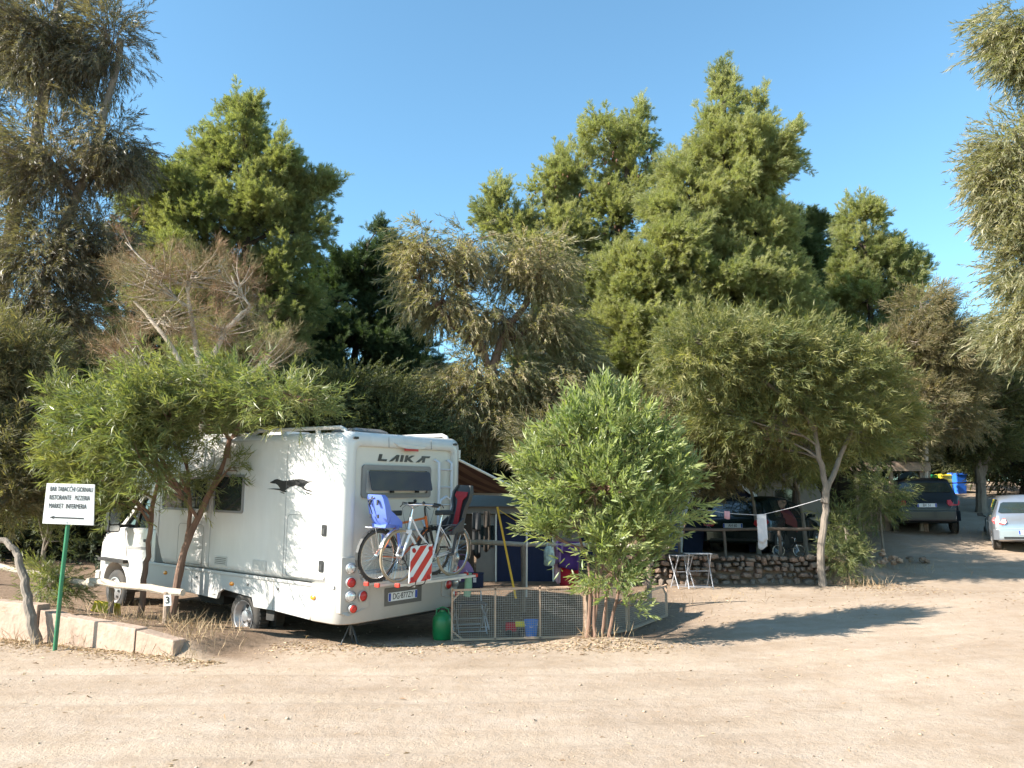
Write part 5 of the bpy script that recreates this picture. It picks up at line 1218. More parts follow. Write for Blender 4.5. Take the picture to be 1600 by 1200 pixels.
car('parked_car', 'silver hatchback at the right edge, seen from behind on the dirt road', (*P(1612, 858, 21.5)[:2], gzf(P(1606, 858, 21.5).x, 22.2) - .02), R(64), M['silver'], txt='BV 403')
car('parked_car', 'dark people carrier parked nose-in beside the olive tarpaulin', (*P(1451, 828, 24)[:2], gzf(P(1451, 828, 24).x, 24.8)), R(72), M['dkpaint'], L=4.5, W=1.80, H=1.62, txt='BX 51', style='mpv')
car('parked_car', 'black-green estate car in deep shade on the terrace behind the rail fence', (*P(1148, 850, 20.9)[:2], .80), R(52), M['grpaint'], L=4.6, W=1.76, H=1.46, txt='AH 60', style='wagon')

# ------------------------------------------------------------------ small structures and camp gear
M['conc'] = mat('pinkish_concrete', (.36, .26, .20), .9, var=.25, scale=4, bump=.9, bscale=14, dirt=(.25, .18, .13), dirt_amt=.75)
M['pole'] = mat('peeled_pole_wood', (.46, .38, .30), .85, var=.22, scale=6, bump=.5, stretch=(1, 1, 1))
M['wood'] = mat('weathered_wood', (.26, .19, .14), .9, var=.25, scale=8, bump=.5)
M['dwood'] = mat('shade_dark_fence_wood', (.12, .09, .07), .9, var=.25, scale=8, bump=.4)  # darker copy of the weathered wood, tree shade put into the colour
M['lath'] = mat('raw_lath_wood', (.48, .32, .22), .8, var=.15, scale=8, bump=.3)
M['green'] = mat('green_post_paint', (.02, .16, .07), .45, var=.15, dirt=(.10, .07, .05), dirt_amt=.5)
M['gplas'] = mat('green_plastic', (.01, .17, .055), .35, var=.1)
M['wire'] = mat('galvanised_wire', (.35, .33, .30), .5, .6, var=.1)
M['yellow'] = mat('yellow_webbing', (.70, .38, .03), .7, var=.1)
M['yel'] = mat('yellow_plastic', (.80, .60, .04), .5, var=.1)
M['bblue'] = mat('blue_plastic', (.05, .20, .60), .4, var=.08)
M['navy'] = mat('navy_canvas', (.012, .017, .048), .85, var=.15)
M['purple'] = mat('purple_cloth', (.09, .03, .16), .9, var=.15, bump=.3, bscale=8)
M['lilac'] = mat('lilac_cloth', (.30, .17, .34), .9, var=.12)
M['redc'] = mat('red_cloth', (.45, .012, .03), .9, var=.12, bump=.3, bscale=8)
M['pink'] = mat('pink_cloth', (.62, .35, .40), .9, var=.1)
M['whitec'] = mat('white_cotton', (.60, .59, .62), .9, var=.06, bump=.3, bscale=8)
M['mint'] = mat('mint_green_foam', (.25, .42, .28), .8, var=.1)
M['stone'] = mat('field_stone', (.19, .15, .12), .9, var=.4, scale=4, bump=.7, bscale=18)
M['stone2'] = mat('reddish_field_stone', (.25, .165, .12), .9, var=.35, scale=4, bump=.7, bscale=18)
M['brick'] = mat('broken_pink_stone', (.42, .28, .20), .9, var=.25, scale=5, bump=.6)
M['earth'] = mat('dark_earth', (.05, .038, .028), .95, var=.3)
M['olivec'] = mat('olive_tarpaulin', (.13, .135, .10), .8, var=.15, scale=3)
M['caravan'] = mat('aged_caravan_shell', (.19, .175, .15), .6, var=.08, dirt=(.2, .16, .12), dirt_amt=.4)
M['hutw'] = mat('dark_hut_boards', (.07, .052, .04), .9, var=.3, scale=6, stretch=(1, 1, .2))
M['skyblue'] = mat('blue_tent_cloth', (.03, .07, .24), .7, var=.1)

def low_wall():
    d = Vector((*(WB - WA), 0)).normalized(); n = Vector((-d.y, d.x, 0)); Ltot = float(np.linalg.norm(WB - WA)); A = Vector((*WA, 0))
    t = thing('low_wall', 'low wall of pinkish cast concrete slabs along the edge of the camping pitch', 'wall', A)
    cuts = [-1.9, .80, 1.45, Ltot * .80, Ltot]; tops = [.52, .42, .37, .27]
    for i in range(4):
        a, b = cuts[i] + .012, cuts[i + 1] - .012; z0, z1 = tops[i], tops[i] - .03 - .05 * (i > 0)
        off = [0, .03, 0, .0][i]; th = .19
        vs = []
        for u, z in ((a, z0), (b, z1)):
            for o_, zz in ((off, -.25), (off, z), (off + th, z + .005), (off + th, -.25)): p = d * u + n * o_; vs.append((p.x, p.y, zz))
        q = MB(); q.add(vs, [(0, 1, 2, 3), (4, 7, 6, 5), (0, 4, 5, 1), (1, 5, 6, 2), (2, 6, 7, 3), (3, 7, 4, 0)]); q.build('concrete_slab', M['conc'], t, bevel=.014)
    q = MB(); rr = random.Random(3); p0 = d * (Ltot * .80)
    q.tube([p0 + n * -.001 + Vector((rr.uniform(-.02, .02), 0, z)) for z in (.0, .06, .13, .2, .27)], [.004, .006, .004, .006, .005], 4); q.build('crack', M['earth'], t)
    return t
low_wall()

def pole_fence(name, label, posts, rails, mt, group=None):
    t = thing(name, label, 'fence', posts[0][0], 0, group); B = Vector(posts[0][0])
    for a, b, r in posts:
        a = Vector(a); b = Vector(b); MB().tube([a - Vector((0, 0, .15)) - B, (a + b) / 2 - B + Vector((.01, 0, 0)), b - B], [r, r * .95, r * .9], 9).build('post', mt[0], t, smooth=True)
    for a, b, r in rails:
        a = Vector(a); b = Vector(b); k = 6; pts = [a.lerp(b, i / k) - B + Vector((0, 0, .012 * math.sin(i * 2.1))) for i in range(k + 1)]
        MB().tube(pts, [r * (1 + .12 * math.sin(i * 1.7)) for i in range(k + 1)], 9).build('rail', mt[1], t, smooth=True)
    return t
pa, pb = P(172, 975, 12.4), P(174, 912, 12.4); pc, pd = P(257, 995, 11.6), P(261, 925, 11.6)
fl = pole_fence('pole_fence', 'low fence of pale peeled poles in front of the motorhome', [(pa, pb, .045), (pc, pd, .05)], [(P(-40, 878, 13.0), P(150, 914, 12.3), .045), (P(138, 908, 12.38), P(286, 926, 11.5), .05)], (M['wood'], M['pole']))
q = MB(); c = P(262, 938, 11.54) - pa; q.box(c, (.10, .012, .15), Euler((0, R(-6), 0))); o = q.build('number_tag', M['offw'], fl)
tx = put('characters', text_mesh('3', .13, M['ink'], .001, bold=.002), o); tx.location = c + Vector((0, -.009, 0)); tx.rotation_euler = (R(90), R(-4), 0)
q = MB(); y0 = gp(168, 958, 12.9)
t = thing('floor_sign', 'small yellow folded plastic sign lying by the motorhome front wheel', 'sign', y0)
q.box((-.05, -.05, .10), (.34, .015, .22), Euler((R(-25), R(8), 0))); q.build('panel', M['yel'], t); MB().box((.0, .08, .09), (.32, .015, .22), Euler((R(30), R(8), 0))).build('panel', M['yel'], t)

def signboard():
    Y = 10.75; b0 = P(86, 1012, Y); top = P(105, 818, Y)
    t = thing('signpost', 'white direction board with black capitals on a leaning green post', 'sign', b0)
    MB().tube([Vector((0, 0, -.2)), (top - b0) * .5, top - b0 + Vector((.02, .0, .3))], .028, 10).build('post', M['green'], t, smooth=True)
    TL, TR, BR, BL = [P(*p, Y - .04) - b0 for p in ((73, 755), (148, 757), (146, 821), (66, 818))]
    n = (TR - TL).cross(BL - TL).normalized()
    if n.y > 0: n = -n
    q = MB(); q.add([p for p in (TL, TR, BR, BL)] + [p - n * .018 for p in (TL, TR, BR, BL)], [(0, 1, 2, 3), (4, 7, 6, 5), (0, 4, 5, 1), (1, 5, 6, 2), (2, 6, 7, 3), (3, 7, 4, 0)])
    bo = q.build('board', mat('white_enamel_board', (.66, .65, .64), .45, var=.05, dirt=(.4, .36, .3), dirt_amt=.25), t, bevel=.003)
    ex = (TR - TL).normalized(); ey = n.cross(ex).normalized(); W_ = (TR - TL).length; H_ = (BL - TL).length
    Rm = Matrix((ex, ey, n)).transposed().to_4x4()
    for txt, u, v, wfrac in (('BAR TABACCHI GIORNALI', .53, .14, .88), ('RISTORANTE   PIZZERIA', .51, .35, .84), ('MARKET  INFERMERIA', .49, .56, .78)):
        me = text_mesh(txt, .088, M['ink'], .0012); w = max(v_.co.x for v_ in me.vertices) - min(v_.co.x for v_ in me.vertices); me.transform(Matrix.Diagonal((W_ * wfrac / w, 1, 1, 1)))
        o = put('lettering', me, bo); o.matrix_local = Matrix.Translation(TL + ex * W_ * u - ey * H_ * v + n * .003) @ Rm
    for u, v in ((.5, .04), (.5, .95)): MB().disc(TL + ex * W_ * u - ey * H_ * v + n * .004, n, .010, .006, 10).build('bolt', M['alu'], bo)
    q = MB(); pt = lambda u, v, o_: TL + ex * W_ * u - ey * H_ * v + n * o_
    q.prism([(.14, .84), (.24, .80), (.22, .825), (.85, .835), (.85, .865), (.22, .855), (.24, .88)], lambda p: pt(*p, .004), lambda p: pt(*p, .0)); q.build('arrow', M['ink'], bo)
signboard()

def jack_stand():
    b = Vector((-2.17, 11.25, 0)); b.z = gzf(b.x, b.y); t = thing('jack_stand', 'steel tripod jack stand under the rear corner of the motorhome', 'jack', b)
    for k in range(3):
        a = R(90 + 120 * k); q = MB(); q.beam((.13 * math.cos(a), .13 * math.sin(a), .01), (.02 * math.cos(a), .02 * math.sin(a), .25), .03, .008); q.box((.14 * math.cos(a), .14 * math.sin(a), .008), (.05, .05, .01)); q.build('leg', M['pgrey'], t)
    q = MB(); q.tube([(0, 0, .12), (0, 0, .26)], .022, 10); q.build('tube', M['pgrey'], t, smooth=True); q = MB(); q.tube([(0, 0, .25), (0, 0, .42)], .013, 8); q.disc((0, 0, .42), (0, 0, 1), .04, .015, 12); q.build('screw', M['alu'], t)
jack_stand()

def can():
    b = gp(691, 1000, 11.75); t = thing('water_can', 'squat green plastic water can standing beside the wire mesh pen', 'can', b)
    MB().lathe([(.001, 0), (.12, 0), (.135, .02), (.14, .25), (.13, .31), (.08, .36), (.045, .38), (.045, .40), (.001, .40)], (0, 0, 0), (0, 0, 1), 24).build('body', M['gplas'], t, smooth=True)
    MB().tube([(-.09, 0, .33), (-.08, 0, .41), (0, 0, .44), (.08, 0, .41), (.09, 0, .33)], .012, 8).build('handle', M['gplas'], t, smooth=True)
    MB().disc((.0, 0, .41), (0, 0, 1), .04, .03, 14).build('cap', M['ink'], t)
can()

def mesh_panel(name, label, a, b, h, posts, group='wire mesh panels of the pen', brace=True):
    a = Vector(a); b = Vector(b); d = b - a; L = d.length; t = thing(name, label, 'wire pen', a, 0, group); u = d.normalized()
    pt = lambda s_, z: u * s_ + Vector((0, 0, z))
    w = .035
    for s_ in posts: MB().beam(pt(s_, 0), pt(s_, h + .01), w, w * .7, u).build('upright', M['lath'], t)
    MB().beam(pt(0, h - .015), pt(L, h - .015), w, .028).build('rail', M['lath'], t); MB().beam(pt(0, .02), pt(L, .02), w, .028).build('rail', M['lath'], t)
    if brace:
        for s0, s1 in ((.0, .13), (L, L - .13)): MB().beam(pt(s0, h - .16), pt(s1, h - .03), .022, .02).build('brace', M['lath'], t)
        MB().beam(pt(0, .14), pt(.15, .02), .022, .02).build('brace', M['lath'], t)
    nrm = u.cross(Vector((0, 0, 1))); q = MB(); st = .0305; n = int(L / st)
    for i in range(1, n): q.beam(pt(i * st, .02) + nrm * .022, pt(i * st, h - .01) + nrm * .022, .003, .003)
    for i in range(1, int(h / st)): q.beam(pt(0, i * st) + nrm * .025, pt(L, i * st) + nrm * .025, .003, .003)
    q.build('wire_mesh', M['wire'], t, None, kind='stuff', fix=False)
    return t
pL, pR = Vector((-.83, 11.55, gzf(-.83, 11.55))), Vector((1.0, 11.55, gzf(1.0, 11.55) - .0))
mesh_panel('mesh_panel', 'front wire mesh panel of the pen, between the green can and the young tree', pL, pR, .70, (0, .60, 1.22, 1.83))
p2 = gp(980, 985, 12.6); p3 = gp(1042, 968, 13.9)
mesh_panel('mesh_panel', 'wire mesh panel running back behind the young tree', pR + Vector((.06, .05, 0)), p2, .66, (0, .55, (p2 - pR).length - .08))
mesh_panel('mesh_panel', 'farthest wire mesh panel, at the top of the sandy bank', p2 + Vector((.03, .05, 0)), p3, .52, (0, (p3 - p2).length - .06))
MB_ = MB(); b_ = gp(917, 1000, 11.5); o = MB().tube([Vector((0, 0, -.1)), (.01, 0, .8)], .03, 8).build('wooden_stake', M['wood'], None, smooth=True); o.location = b_; tag(o, 'short wooden stake at the corner of the mesh pen beside the young tree', 'stake')

# things in and round the pen
def bucket(px, py, Y, r, h, m, name, label, cat):
    b = gp(px, py, Y); t = thing(name, label, cat, b)
    MB().lathe([(.001, 0), (r * .78, 0), (r, h), (r * 1.06, h), (r * 1.06, h - .015), (r * .97, h - .01), (r * .76, .01)], (0, 0, 0), (0, 0, 1), 20).build('body', m, t, smooth=True)
    MB().tube([(-r, 0, h * .9), (-r * .9, -.04, h * .72), (0, -.1, h * .6), (r * .9, -.04, h * .72), (r, 0, h * .9)], .005, 5).build('handle', M['whitec'], t)
bucket(830, 996, 12.0, .10, .24, M['bblue'], 'bucket', 'blue plastic bucket standing inside the mesh pen', 'bucket')
b = gp(805, 995, 12.1); t = thing('toy_truck', 'red and yellow plastic toy behind the mesh, left of the blue bucket', 'toy', b)
MB().box((-.06, 0, .13), (.16, .14, .12)).build('cab', M['redc'], t, bevel=.02); MB().box((.08, 0, .17), (.16, .15, .07)).build('tray', M['yel'], t, bevel=.015)
for x in (-.09, .09):
    for y in (-.08, .08): MB().disc((x, y, .05), (0, 1, 0), .05, .035, 14).build('wheel', M['ink'], t)
def folding(px, py, Y, w, d, h, name, label, cat, top=None, back=0, m=None):
    m = m or M['whitec']; b = gp(px, py, Y); t = thing(name, label, cat, b, R(15))
    for s_ in (-1, 1):
        MB().tube([(s_ * w / 2, -d / 2, 0), (s_ * w / 2, d / 2, h), ] + ([(s_ * w / 2, d / 2 + .06, h + back)] if back else []), .011, 7).build('leg', m, t, smooth=True)
        MB().tube([(s_ * w / 2 * .9, d / 2, 0), (s_ * w / 2 * .9, -d / 2, h)], .011, 7).build('leg', m, t, smooth=True)
    MB().tube([(-w / 2, -d / 2, .04), (w / 2, -d / 2, .04)], .009, 6).build('crossbar', m, t); MB().tube([(-w / 2 * .9, d / 2, .04), (w / 2 * .9, d / 2, .04)], .009, 6).build('crossbar', m, t)
    MB().tube([(-w / 2, 0, h * .5), (w / 2, 0, h * .5)], .009, 6).build('crossbar', m, t)
    MB().box((0, 0, h + .01), (w * 1.05, d, .02)).build('seat' if back else 'table_top', top or m, t, bevel=.005)
    if back: MB().box((0, d / 2 + .05, h + back * .75), (w, .02, back * .5)).build('backrest', top or m, t, bevel=.005)
    return t
folding(735, 962, 12.5, .42, .4, .42, 'folding_chair', 'tubular folding chair with a dark seat inside the pen by the motorhome', 'chair', M['pgrey'], .30, M['alu'])
def bag(px, py, Y, s, m, name, label, cat, hang=False):
    b = P(px, py, Y); t = thing(name, label, cat, b)
    w, d, h = s; secs = []
    for z, k in ((0, .72), (.08, .95), (.35, 1.0), (.7, .9), (.92, .6), (1, .25)):
        secs.append([(w / 2 * k * math.cos(a) * (1 + .12 * math.sin(3 * a + z * 5)), d / 2 * k * math.sin(a), h * z) for a in [2 * math.pi * i / 14 for i in range(14)]])
    MB().loft(secs).build('bag_body', m, t, smooth=True)
    MB().tube([(-w * .2, 0, h * .9), (-w * .12, 0, h * 1.2), (w * .12, 0, h * 1.2), (w * .2, 0, h * .9)], .008, 6).build('handle', m, t)
    return t
g_ = gzf(-.55, 13.2)
bag(722, 918, 13.0, (.38, .3, .42), M['lilac'], 'laundry_bag', 'lilac cloth bag standing behind the bicycle rack', 'bag')
t = folding(733, 938, 13.0, .55, .4, .30, 'camp_stool', 'low camp stool carrying the lilac and navy bags', 'stool', M['wood'])
t = thing('cool_box', 'navy cool bag with a white tag next to the lilac bag', 'cool bag', P(742, 918, 12.8)); MB().box((0, 0, .10), (.26, .2, .2)).build('body', M['navy'], t, bevel=.02); MB().box((0, 0, .21), (.27, .21, .03)).build('lid', M['navy'], t, bevel=.01); MB().box((.0, -.105, .12), (.05, .006, .07)).build('tag', M['whitec'], t)
t = thing('foam_tube', 'mint green foam roll hanging from the end of the bicycle rack', 'foam roll', matrix=CM); MB().tube([(-.45, -.84, .99), (-.45, -.85, .8), (-.44, -.83, .66)], [.05, .055, .05], 12).build('roll', M['mint'], t, smooth=True); MB().tube([(-.45, -.80, 1.03), (-.45, -.84, .97)], .006, 5).build('cord', M['whitec'], t)

# rail with the washing behind the pen
ra, rb = P(700, 838, 14.6), P(1045, 862, 14.6); ra.z = P(700, 847, 14.6).z; rb.z = P(1045, 855, 14.6).z
def fp(px, Y=14.6): p = P(px, 850, Y); return Vector((p.x, Y, gzf(p.x, Y)))
pole_fence('pole_fence', 'pole rail behind the mesh pen with washing hung over it', [(fp(817), Vector((fp(817).x, 14.6, P(817, 852, 14.6).z)), .045), (fp(1012), Vector((fp(1012).x, 14.6, P(1012, 852, 14.6).z)), .045), (fp(704), Vector((fp(704).x, 14.6, ra.z)), .045)], [(ra, rb, .042)], (M['wood'], M['pole']))
def cloth(name, label, a, b, drop, m, cat='cloth', fold=.03, seed=0, thick=.012, back=.4):
    """cloth hung over a line from a to b"""
    a = Vector(a); b = Vector(b); B = a; d = (b - a); L = d.length; u = d.normalized(); n = u.cross(Vector((0, 0, 1))).normalized()
    nx, nz = 12, 9; vs = []; rr = random.Random(seed); ph = rr.uniform(0, 6)
    for side, dr in ((1, drop), (-1, drop * back)):
        for j in range(nz + 1):
            for i in range(nx + 1):
                s_ = i / nx; z = j / nz; amp = fold * (.3 + z)
                vs.append(u * (L * s_ * (1 - .06 * z * math.sin(ph + s_))) + n * side * (-.014 - amp * (.6 + .5 * math.sin(s_ * 9 + ph + z))) + Vector((0, 0, .014 - dr * z * (1 - .05 * math.sin(s_ * 5 + ph)))))
    W_ = nx + 1; H_ = (nz + 1) * W_; fs = []
    for s_ in (0, 1):
        for j in range(nz):
            for i in range(nx): k = s_ * H_ + j * W_ + i; fs.append((k, k + 1, k + 1 + W_, k + W_))
    fs += [(i, H_ + i, H_ + i + 1, i + 1) for i in range(nx)]
    me = MB().add(vs, fs).mesh('cloth', m, True); o = put(name, me); o.location = B; md = o.modifiers.new('thick', 'SOLIDIFY'); md.thickness = .006
    return tag(o, label, cat)
rz = lambda px: Vector((P(px, 850, 14.6).x, 14.6, ra.z + (rb.z - ra.z) * (P(px, 850, 14.6).x - ra.x) / (rb.x - ra.x) + .045))
cloth('beach_towel', 'dark purple towel hung over the pole rail left of the young tree', rz(872), rz(905), .48, M['purple'], 'towel', seed=1)
cloth('beach_towel', 'lilac towel folded narrow on the pole rail beside the purple one', rz(868), rz(880), .40, M['lilac'], 'towel', seed=2)
cloth('beach_towel', 'pink towel edge hanging low under the purple towel', rz(866) + Vector((0, .08, 0)), rz(876) + Vector((0, .08, 0)), .72, M['pink'], 'towel', seed=3)
cloth('beach_towel', 'red towel hanging lowest, almost touching the top of the mesh pen', rz(875) + Vector((0, .10, 0)), rz(905) + Vector((0, .10, 0)), .82, M['redc'], 'towel', seed=4)
bag(858, 884, 14.5, (.20, .14, .34), mat('pale_flowered_cotton', (.45, .50, .42), .8, var=.5, scale=18), 'cloth_bag', 'pale flowered cloth bag hanging from the pole rail', 'bag')
# straps of the awning
t = thing('guy_strap', 'yellow webbing strap from the awning corner down to the ground', 'strap', P(777, 792, 13.2)); a = P(777, 792, 13.2)
MB().beam((0, 0, 0), P(806, 935, 12.6) - a, .035, .004).build('webbing', M['yellow'], t); MB().beam((.01, 0, 0), P(826, 921, 12.9) - a + Vector((0, 0, 0)) * 0, .001, .001)
t = thing('guy_strap', 'second yellow strap crossing towards the young tree', 'strap', a); MB().beam((0, 0, -.03), P(862, 850, 12.8) - a, .035, .004).build('webbing', M['yellow'], t)

# awning room of the neighbouring caravan
def annex():
    Y = 19.0; x0, x1 = P(705, 800, Y).x, P(960, 800, Y).x; z0 = gzf(x0, Y); zt = P(760, 795, Y).z
    t = thing('caravan_awning', 'pale caravan awning with navy side panels in the shade behind the mesh pen', 'awning', (x0, Y, z0)); h = zt - z0; W_ = x1 - x0
    for i, (a, b_, m) in enumerate(((0, .55, 'earth'), (.58, 1.05, 'caravan'), (1.05, 2.35, 'navy'), (2.38, 3.0, 'caravan'), (3.0, W_, 'navy'))):
        MB().box(((a + b_) / 2, .02 * (i % 2), h * .46), (b_ - a - .02, .03, h * .92)).build('side_panel', M[m], t)
    MB().box((.85, -.02, h * .62), (.3, .02, h * .3)).build('window', M['glass'], t)
    q = MB(); q.prism([(-.3, h * .93), (W_ + .3, h * .93), (W_ + .3, h * 1.03), (-.3, h * 1.03)], lambda p: (p[0], -.12, p[1]), lambda p: (p[0], -.09, p[1])); q.build('valance', M['caravan'], t)
    q = MB(); q.prism([(-.15, h * 1.03), (1.6, h * 1.22), (3.4, h * 1.03)], lambda p: (W_ * (p[1] - h) * 0 + -.3 + 0, -.1 + p[0], p[1]), lambda p: (W_ + .3, -.1 + p[0], p[1])); q.build('roof', M['caravan'], t)
    for x in (0, 1.05, 2.36, W_): MB().tube([(x, -.06, 0), (x, -.06, h)], .02, 7).build('pole', M['alu'], t)
annex()
# jackets hanging
cloth('jacket', 'dark jacket hanging at the awning behind the grey child seat', P(738, 802, 17), P(752, 802, 17), .9, M['ink'], 'jacket', seed=8)
cloth('jacket', 'second dark garment hanging right of the first', P(756, 800, 17), P(766, 800, 17), .8, M['earth'], 'jacket', seed=9)

# ------------------------------------------------------------------ terrace on the right
def stone_wall():
    Y = 18.0; x0, x1 = P(985, 915, Y).x, P(1287, 915, Y).x; B = Vector((x0, Y, 0)); t = thing('stone_wall', 'dry stone retaining wall of brown field stones below the terrace', 'wall', B)
    ms = []
    for k in range(10): ms.append(MB().blob((0, 0, 0), (.5, .5, .5), 30 + k, 2 if k < 0 else 1, .17).mesh('stone', M['stone'] if k % 3 else M['stone2'], False, 0, True))
    for m_ in ms:   # square the blobs a little
        for v in m_.vertices: v.co = Vector([math.copysign(abs(c) ** .62 * .58, c) for c in v.co])
    MB().box(((x1 - x0) / 2, .26, .48), (x1 - x0, .12, .62)).build('dark_gap_backing', M['earth'], t)  # dark box added behind the stones so the gaps look shaded
    z = .20; row = 0; rr = random.Random(5)
    while z < .78:
        h = rr.uniform(.11, .15) if row else .19; x = -rr.uniform(0, .1)
        while x < x1 - x0:
            w = rr.choice([.10, .14, .18, .24, .30]) * rr.uniform(.9, 1.15); hh = h * rr.uniform(.8, 1.45)
            o = put('stone', ms[rr.randrange(10)], t); o.location = (x + w / 2, .10 + rr.uniform(-.06, .04), z + h / 2 + rr.uniform(-.035, .035)); o.scale = (w * 1.12, .30, hh * 1.1); o.rotation_euler = (rr.uniform(-.1, .1), rr.uniform(-.14, .14), rr.uniform(-.15, .15)); x += w * .97
        z += h * .96; row += 1
    return ms
stones = stone_wall()
def pile(name, label, px, py, Y, n, w, h, ms, seed, m=None):
    B = gp(px, py, Y); t = thing(name, label, 'stone pile', B); rr = random.Random(seed)
    for i in range(n):
        u = rr.uniform(-1, 1); z = rr.uniform(0, 1) * (1 - abs(u) * .7); me = ms[i % len(ms)]
        o = put('stone', me, t); s_ = rr.uniform(.13, .24); o.location = (u * w / 2, rr.uniform(-.1, .15) + z * .15, z * h + .05); o.scale = (s_, s_ * .8, s_ * .7); o.rotation_euler = [rr.uniform(-.4, .4) for _ in range(3)]
pk = []
for m_ in stones[:5]:
    c = m_.copy(); c.materials.clear(); c.materials.append(M['brick']); pk.append(c)
pile('stone_pile', 'heap of broken pinkish stones catching the sun in front of the dark people carrier', 1378, 868, 19.6, 26, .85, .42, pk, 4)
pile('stone_pile', 'smaller scatter of dim stones on the bank right of the sunlit heap', 1425, 862, 20.4, 10, .8, .2, stones, 9)

# rail fence on the terrace
Yf = 18.6
def tp(px, py, Y=Yf): return P(px, py, Y)
pole_fence('pole_fence', 'brown rail fence along the top of the stone wall', [((tp(1132, 830).x, Yf, .78), tp(1131, 829), .035), ((tp(1218, 830).x, Yf, .78), tp(1217, 829), .04), ((tp(1060, 830).x, Yf, .78), tp(1060, 828), .035)], [(tp(1030, 828), tp(1290, 826), .035), (tp(1288, 829), tp(1345, 833, 19.2), .03)], (M['dwood'], M['dwood']))
# clothes line
la, lb, lc = tp(1090, 795, 18.3), tp(1187, 805, 18.2), tp(1286, 779, 17.75)
o = MB().tube([la, la.lerp(lb, .5) - Vector((0, 0, .03)), lb, lb.lerp(lc, .5) - Vector((0, 0, .02)), lc], .006, 5).build('clothes_line', M['whitec'], None); tag(o, 'thin clothes line stretched to the pale slender trunk', 'clothes line')
cloth('towel', 'long white towel hanging on the clothes line below the red cover', lb - Vector((.06, 0, 0)), lb + Vector((.14, 0, .01)), .74, M['whitec'], 'towel', .02, 12, back=.8)
cloth('small_cloth', 'little pink-white cloth on the clothes line over the estate car', la.lerp(lb, .43), la.lerp(lb, .52), .17, M['pink'], 'cloth', .01, 13, back=.8)
t = folding(1092, 915, 17.3, .50, .42, .70, 'folding_table', 'white metal folding table frame at the foot of the stone wall', 'table', None, 0, mat('dull_white_frame', (.36, .36, .38), .5))
t.rotation_euler = (0, 0, 0)
folding(1066, 914, 17.4, .36, .4, .66, 'folding_table', 'second white folding frame, behind the young tree', 'table', None, 0, bpy.data.materials['dull_white_frame'])
bicycle('small_bicycle', "child's bicycle with bright white wheels parked on the terrace", Matrix.Translation((tp(1226, 868).x, 19.0, .80)) @ Matrix.Rotation(R(-12), 4, 'Z'), .42, M['dkpaint'], M['ink'], .02, 'city', M['whitec'], guards=False)

def caravan(name, label, x0, x1, Y, zb, zt, depth=2.1, wins=()):
    t = thing(name, label, 'caravan', (x0, Y, zb)); h = zt - zb; W_ = x1 - x0
    prof = [(.12, .35), (W_ - .1, .35), (W_, .7), (W_ - .02, h * .7), (W_ - .25, h - .08), (W_ - .5, h), (.5, h), (.2, h - .1), (0, h * .65), (.02, .7)]
    MB().prism(prof, lambda p: (p[0], 0, p[1]), lambda p: (p[0], depth, p[1])).build('body', M['caravan'], t, bevel=.05, smooth=True)
    MB().box((W_ / 2, -.01, .55), (W_ - .2, .02, .05)).build('trim', M['gum'], t)
    for a, b_ in wins:
        f = MB(); f.prism(rrect(a, b_, h * .50, h * .78, .06, 3), lambda p: (p[0], -.02, p[1]), lambda p: (p[0], .01, p[1])); w = f.build('window', M['greyframe'], t)
        MB().prism(rrect(a + .04, b_ - .04, h * .50 + .04, h * .78 - .04, .05, 3), lambda p: (p[0], -.026, p[1]), lambda p: (p[0], -.018, p[1])).build('pane', M['glass'], w)
    for y in (.1, depth - .1): MB().disc((W_ * .45, y, .30), (0, 1, 0), .30, .16, 20).build('wheel', M['rubber'], t)
    return t
caravan('caravan', 'old cream caravan in the shade behind the estate car', P(1110, 780, 24.5).x, P(1285, 780, 24.5).x, 24.5, gzf(8, 24.5) - .35, P(1150, 738, 24.5).z, 2.1, ((1.9, 2.7), (.6, 1.1)))
# blue dome tent
def tent():
    Y = 22.6; c = P(1118, 800, Y); zb = .8; zt = P(1130, 750, Y).z; t = thing('dome_tent', 'blue and white dome tent behind the estate car', 'tent', (c.x, Y, zb)); h = zt - zb; w = 1.25
    segs = 10; rows = []
    for i in range(9):
        a = math.pi * i / 8; rows.append((-w * math.cos(a), max(0, h * math.sin(a) ** .7)))
    def strip(y0, y1, s0, s1, m, nm):
        MB().loft([[(x * s0, y0, z * s0) for x, z in rows], [(x * s1, y1, z * s1) for x, z in rows]], False).build(nm, M[m], t, smooth=True)
    strip(-1.0, -.9, .93, 1, 'offw', 'door_edge'); strip(-.9, .4, 1, 1, 'skyblue', 'flysheet'); strip(.4, .55, 1, 1, 'offw', 'white_band'); strip(.55, 1.6, 1, .6, 'navy', 'flysheet')
    MB().loft([[(x * .9, -.95, z * .9) for x, z in rows], [(x * .5, -.93, z * .3) for x, z in rows]], False).build('door_panel', M['navy'], t)
tent()
def cover():
    Y = 22.0; a, b_ = P(1170, 790, Y), P(1232, 796, Y); t = thing('covered_trailer', 'low trailer under a dark red cover between the tent and the pale trunk', 'trailer', (a.x, Y, .8)); W_ = b_.x - a.x; zt = P(1180, 774, Y).z - .8
    secs = []
    for u in (0, .05, .3, .6, .9, 1.0):
        hh = zt * (1 - .30 * u) * (.9 if u in (0, 1.0) else 1); secs.append([(W_ * u, y, z) for y, z in ((-.6, hh - .42), (-.62, hh - .15), (-.45, hh - .02), (0, hh), (.45, hh - .02), (.62, hh - .15), (.6, hh - .42))])
    MB().loft(secs).build('cover', mat('dark_red_cover', (.12, .012, .015), .55, var=.15), t, smooth=True)
    MB().box((W_ / 2, 0, zt * .30), (W_ * .95, 1.1, zt * .45)).build('body', M['under'], t); 
    for y in (-.6, .6): MB().disc((W_ * .5, y, .28), (0, 1, 0), .28, .15, 20).build('wheel', M['rubber'], t)
cover()
